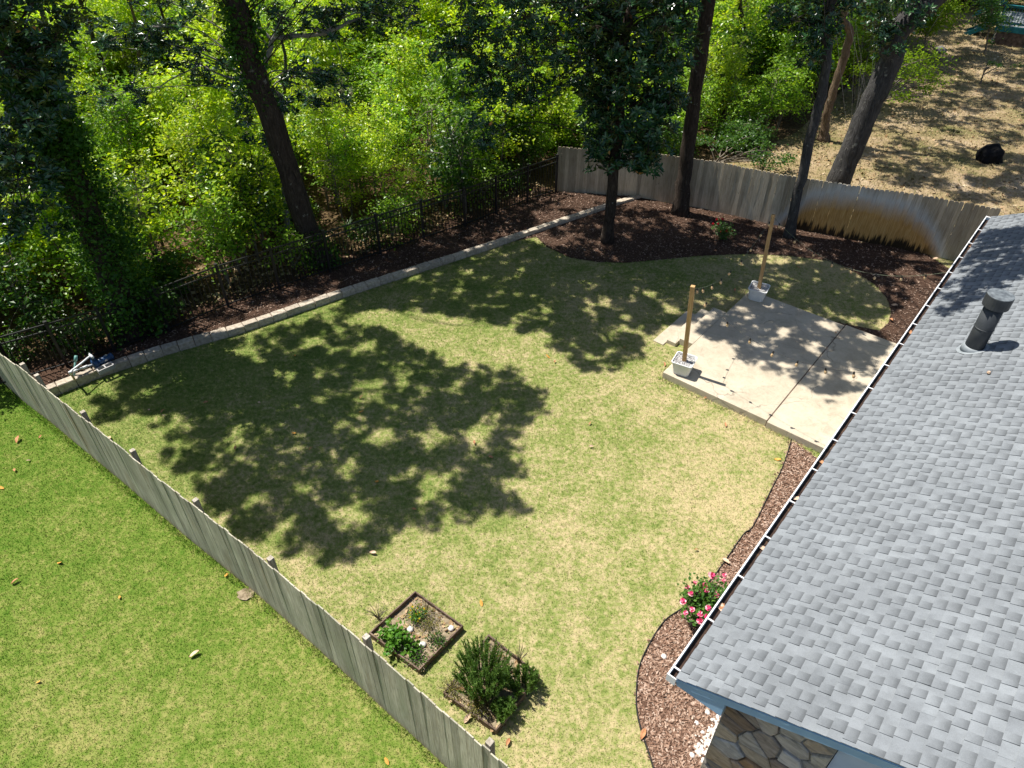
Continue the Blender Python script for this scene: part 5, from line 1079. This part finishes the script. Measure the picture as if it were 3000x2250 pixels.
# ------------------------------------------------------------------ fallen leaves
lm = []
for k in range(3):
    V = []; F = []
    for i, t_ in enumerate(np.linspace(0, 1, 6)):
        w = .032 * math.sin(math.pi * min(.06 + t_ * .9, .97)) ** .8; zc = .018 * math.sin(t_ * 3 + k) + .012
        for sg in (-1, 0, 1): V.append(((t_ - .5) * .14, sg * w, zc + (.014 if sg else 0) * (1 if k < 2 else -.6)))
    for i in range(5):
        for j in range(2): F.append((3 * i + j, 3 * i + j + 1, 3 * i + j + 4, 3 * i + j + 3))
    me = bpy.data.meshes.new('fallen_leaf'); me.from_pydata(V, [], F); me.materials.append(MAT['dead'][k]); me.update(); lm.append(me)
def fallen(items, label, group, z=.035):
    for it in items:
        x, y, k = it[:3]; s_ = it[3] if len(it) > 3 else 1.; lb = it[4] if len(it) > 4 else label
        o = inst('fallen_leaf', lm[k], None, at(x, y, z), (rng.normal(0, .2), rng.normal(0, .2), rng.uniform(0, 6.3)), (s_ * rng.uniform(.68, .9),) * 3); tag(o, lb, 'leaf', group)
G1 = 'fallen leaves on the back lawn'
fallen([(864, 1041, 2, 1, 'orange leaf in the shade nearest the middle of the block wall'), (1104, 1410, 2, 1, 'orange leaf in the light hole at the heart of the big tree shadow'), (690, 1313, 0, 1, 'rust leaf in the left part of the big tree shadow'), (861, 1268, 2, 1, 'orange leaf left of centre in the big tree shadow'), (911, 1315, 0, 1, 'rust leaf just below the orange one left of centre in the shadow'), (603, 1180, 0, 1, 'rust leaf at the far left of the tree shadow below the block wall'), (760, 1180, 1, 1, 'pale leaf in the dense shade between the block wall and the plank fence'), (1060, 1165, 0, 1, 'rust leaf in the upper middle of the big tree shadow'), (1213, 1492, 0, 1, 'rust leaf near the lower edge of the big tree shadow'), (1437, 1340, 0, 1, 'rust leaf in the right part of the big tree shadow'), (1390, 1297, 0, 1, 'rust leaf a little above and left of the one in the right shadow part'), (1058, 1205, 2, 1, 'orange leaf below the rust leaf in the upper middle of the shadow')], '', G1)
fallen([(1730, 1241, 0, 1, 'rust leaf on the sunlit lawn in the middle, upper of a pair'), (1732, 1308, 1, 1, 'pale leaf on the sunlit lawn in the middle, lower of a pair'), (1410, 1767, 2, 1, 'orange leaf on the sunlit lawn right of the square raised bed'), (1092, 1620, 1, 1.3, 'pale leaf on the sunlit lawn just below the tree shadow tip'), (2040, 1612, 0, 1, 'rust leaf on the sunlit lawn left of the house bed above the roses'), (2125, 1245, 0, 1, 'rust leaf on the lawn in front of the patio edge'), (1625, 1060, 0, 1, 'rust leaf at the sunny edge beside an orange leaf left of the steps')], '', G1)
fallen([(1606, 1044, 2, 1.2, 'orange dry leaf near the shadow edge left of the patio steps'), (1830, 1017, 2, 1.1, 'orange dry leaf just left of the patio steps'), (1945, 1068, 0, 1.3, 'rust coloured leaf beside the white planter corner'), (2278, 1345, 2, 1.2, 'orange leaf at the lawn edge below the patio'), (2065, 1166, 0, 1.1, 'rust leaf against the front edge of the patio'), (1884, 2152, 0, 1.9, 'large rust leaf on the edge of the house mulch bed'), (1370, 2105, 1, 1.4, 'pale leaf in front of the overgrown bed'), (1488, 2175, 0, 1.2, 'brown leaf at the front corner of the overgrown bed'), (436, 1202, 1, 1, 'pale leaf in a row near the left end of the plank fence'), (478, 1205, 0, 1, 'brown leaf in a row near the left end of the plank fence'), (480, 1218, 1, .9, 'tan leaf just below the row near the plank fence'), (322, 1283, 1, 1.3, 'tan leaf lying against the lawn side of the plank fence'), (2125, 1645, 1, 1.5, 'pale curled leaf on the edging above the rose bush')], '', G1)
G2 = 'fallen leaves on the neighbouring lawn'
fallen([(55, 1288, 0, 1.6, 'large brown curled leaf near the left picture edge on the bright lawn'), (118, 1280, 0, 1., 'small rust leaf right of the large curled one on the bright lawn'), (83, 1350, 1, .9, 'pale small leaf below the curled leaves on the bright lawn'), (44, 1378, 0, 1.1, 'brown leaf below the pale one on the bright lawn'), (3, 1428, 2, 1.2, 'orange leaf at the very left edge of the bright lawn'), (174, 1648, 2, 1.3, 'orange leaf in the middle of the bright lawn'), (46, 1705, 0, 1.4, 'brown leaf low at the left edge of the bright lawn'), (663, 1684, 2, 1.2, 'orange leaf beside the foot of the plank fence'), (570, 1919, 1, 1.5, 'large pale leaf lying low on the bright lawn'), (112, 1997, 2, .9, 'small orange leaf in the lower left of the bright lawn'), (1133, 2230, 2, 1.2, 'orange leaf at the bottom edge beside the plank fence'), (350, 1749, 2, .8, 'tiny orange leaf left of the bare soil spot')], '', G2)
fallen([(2449, 976, 0, 1.1, 'rust leaf on the concrete joint of the patio')], '', 'fallen leaves on the patio', .225)
fallen([(2740, 760, 1, 1.9, 'pale leaf at the foot of the back fence near the roof'), (2566, 808, 1, 1.6, 'pale leaf in the dark mulch right of the lawn curve'), (2620, 895, 1, 1.5, 'pale leaf in the mulch beside the lawn tip'), (2612, 938, 0, 1.4, 'rust leaf in the mulch near the patio corner'), (2338, 785, 0, 1.3, 'rust leaf on the shaded lawn strip behind the patio'), (2153, 851, 0, 1.2, 'rust leaf on the shaded lawn left of the back planter')], '', 'fallen leaves by the back bed', .05)
# bare soil spot beside the plank fence
q = at(722, 1743); o = mesh('bare_spot', [(q[0] + .17 * math.cos(a) * f, q[1] + .13 * math.sin(a) * f, .028 + .012 * (i % 2)) for i, (a, f) in enumerate(zip(np.linspace(0, 6.2, 16), rng.uniform(.8, 1.15, 16)))] + [(q[0], q[1], .055)], [(i, (i + 1) % 16, 16) for i in range(16)], MAT['soil'], smooth=True); tag(o, 'bare tan soil mound on the bright lawn beside the plank fence', 'soil mound')
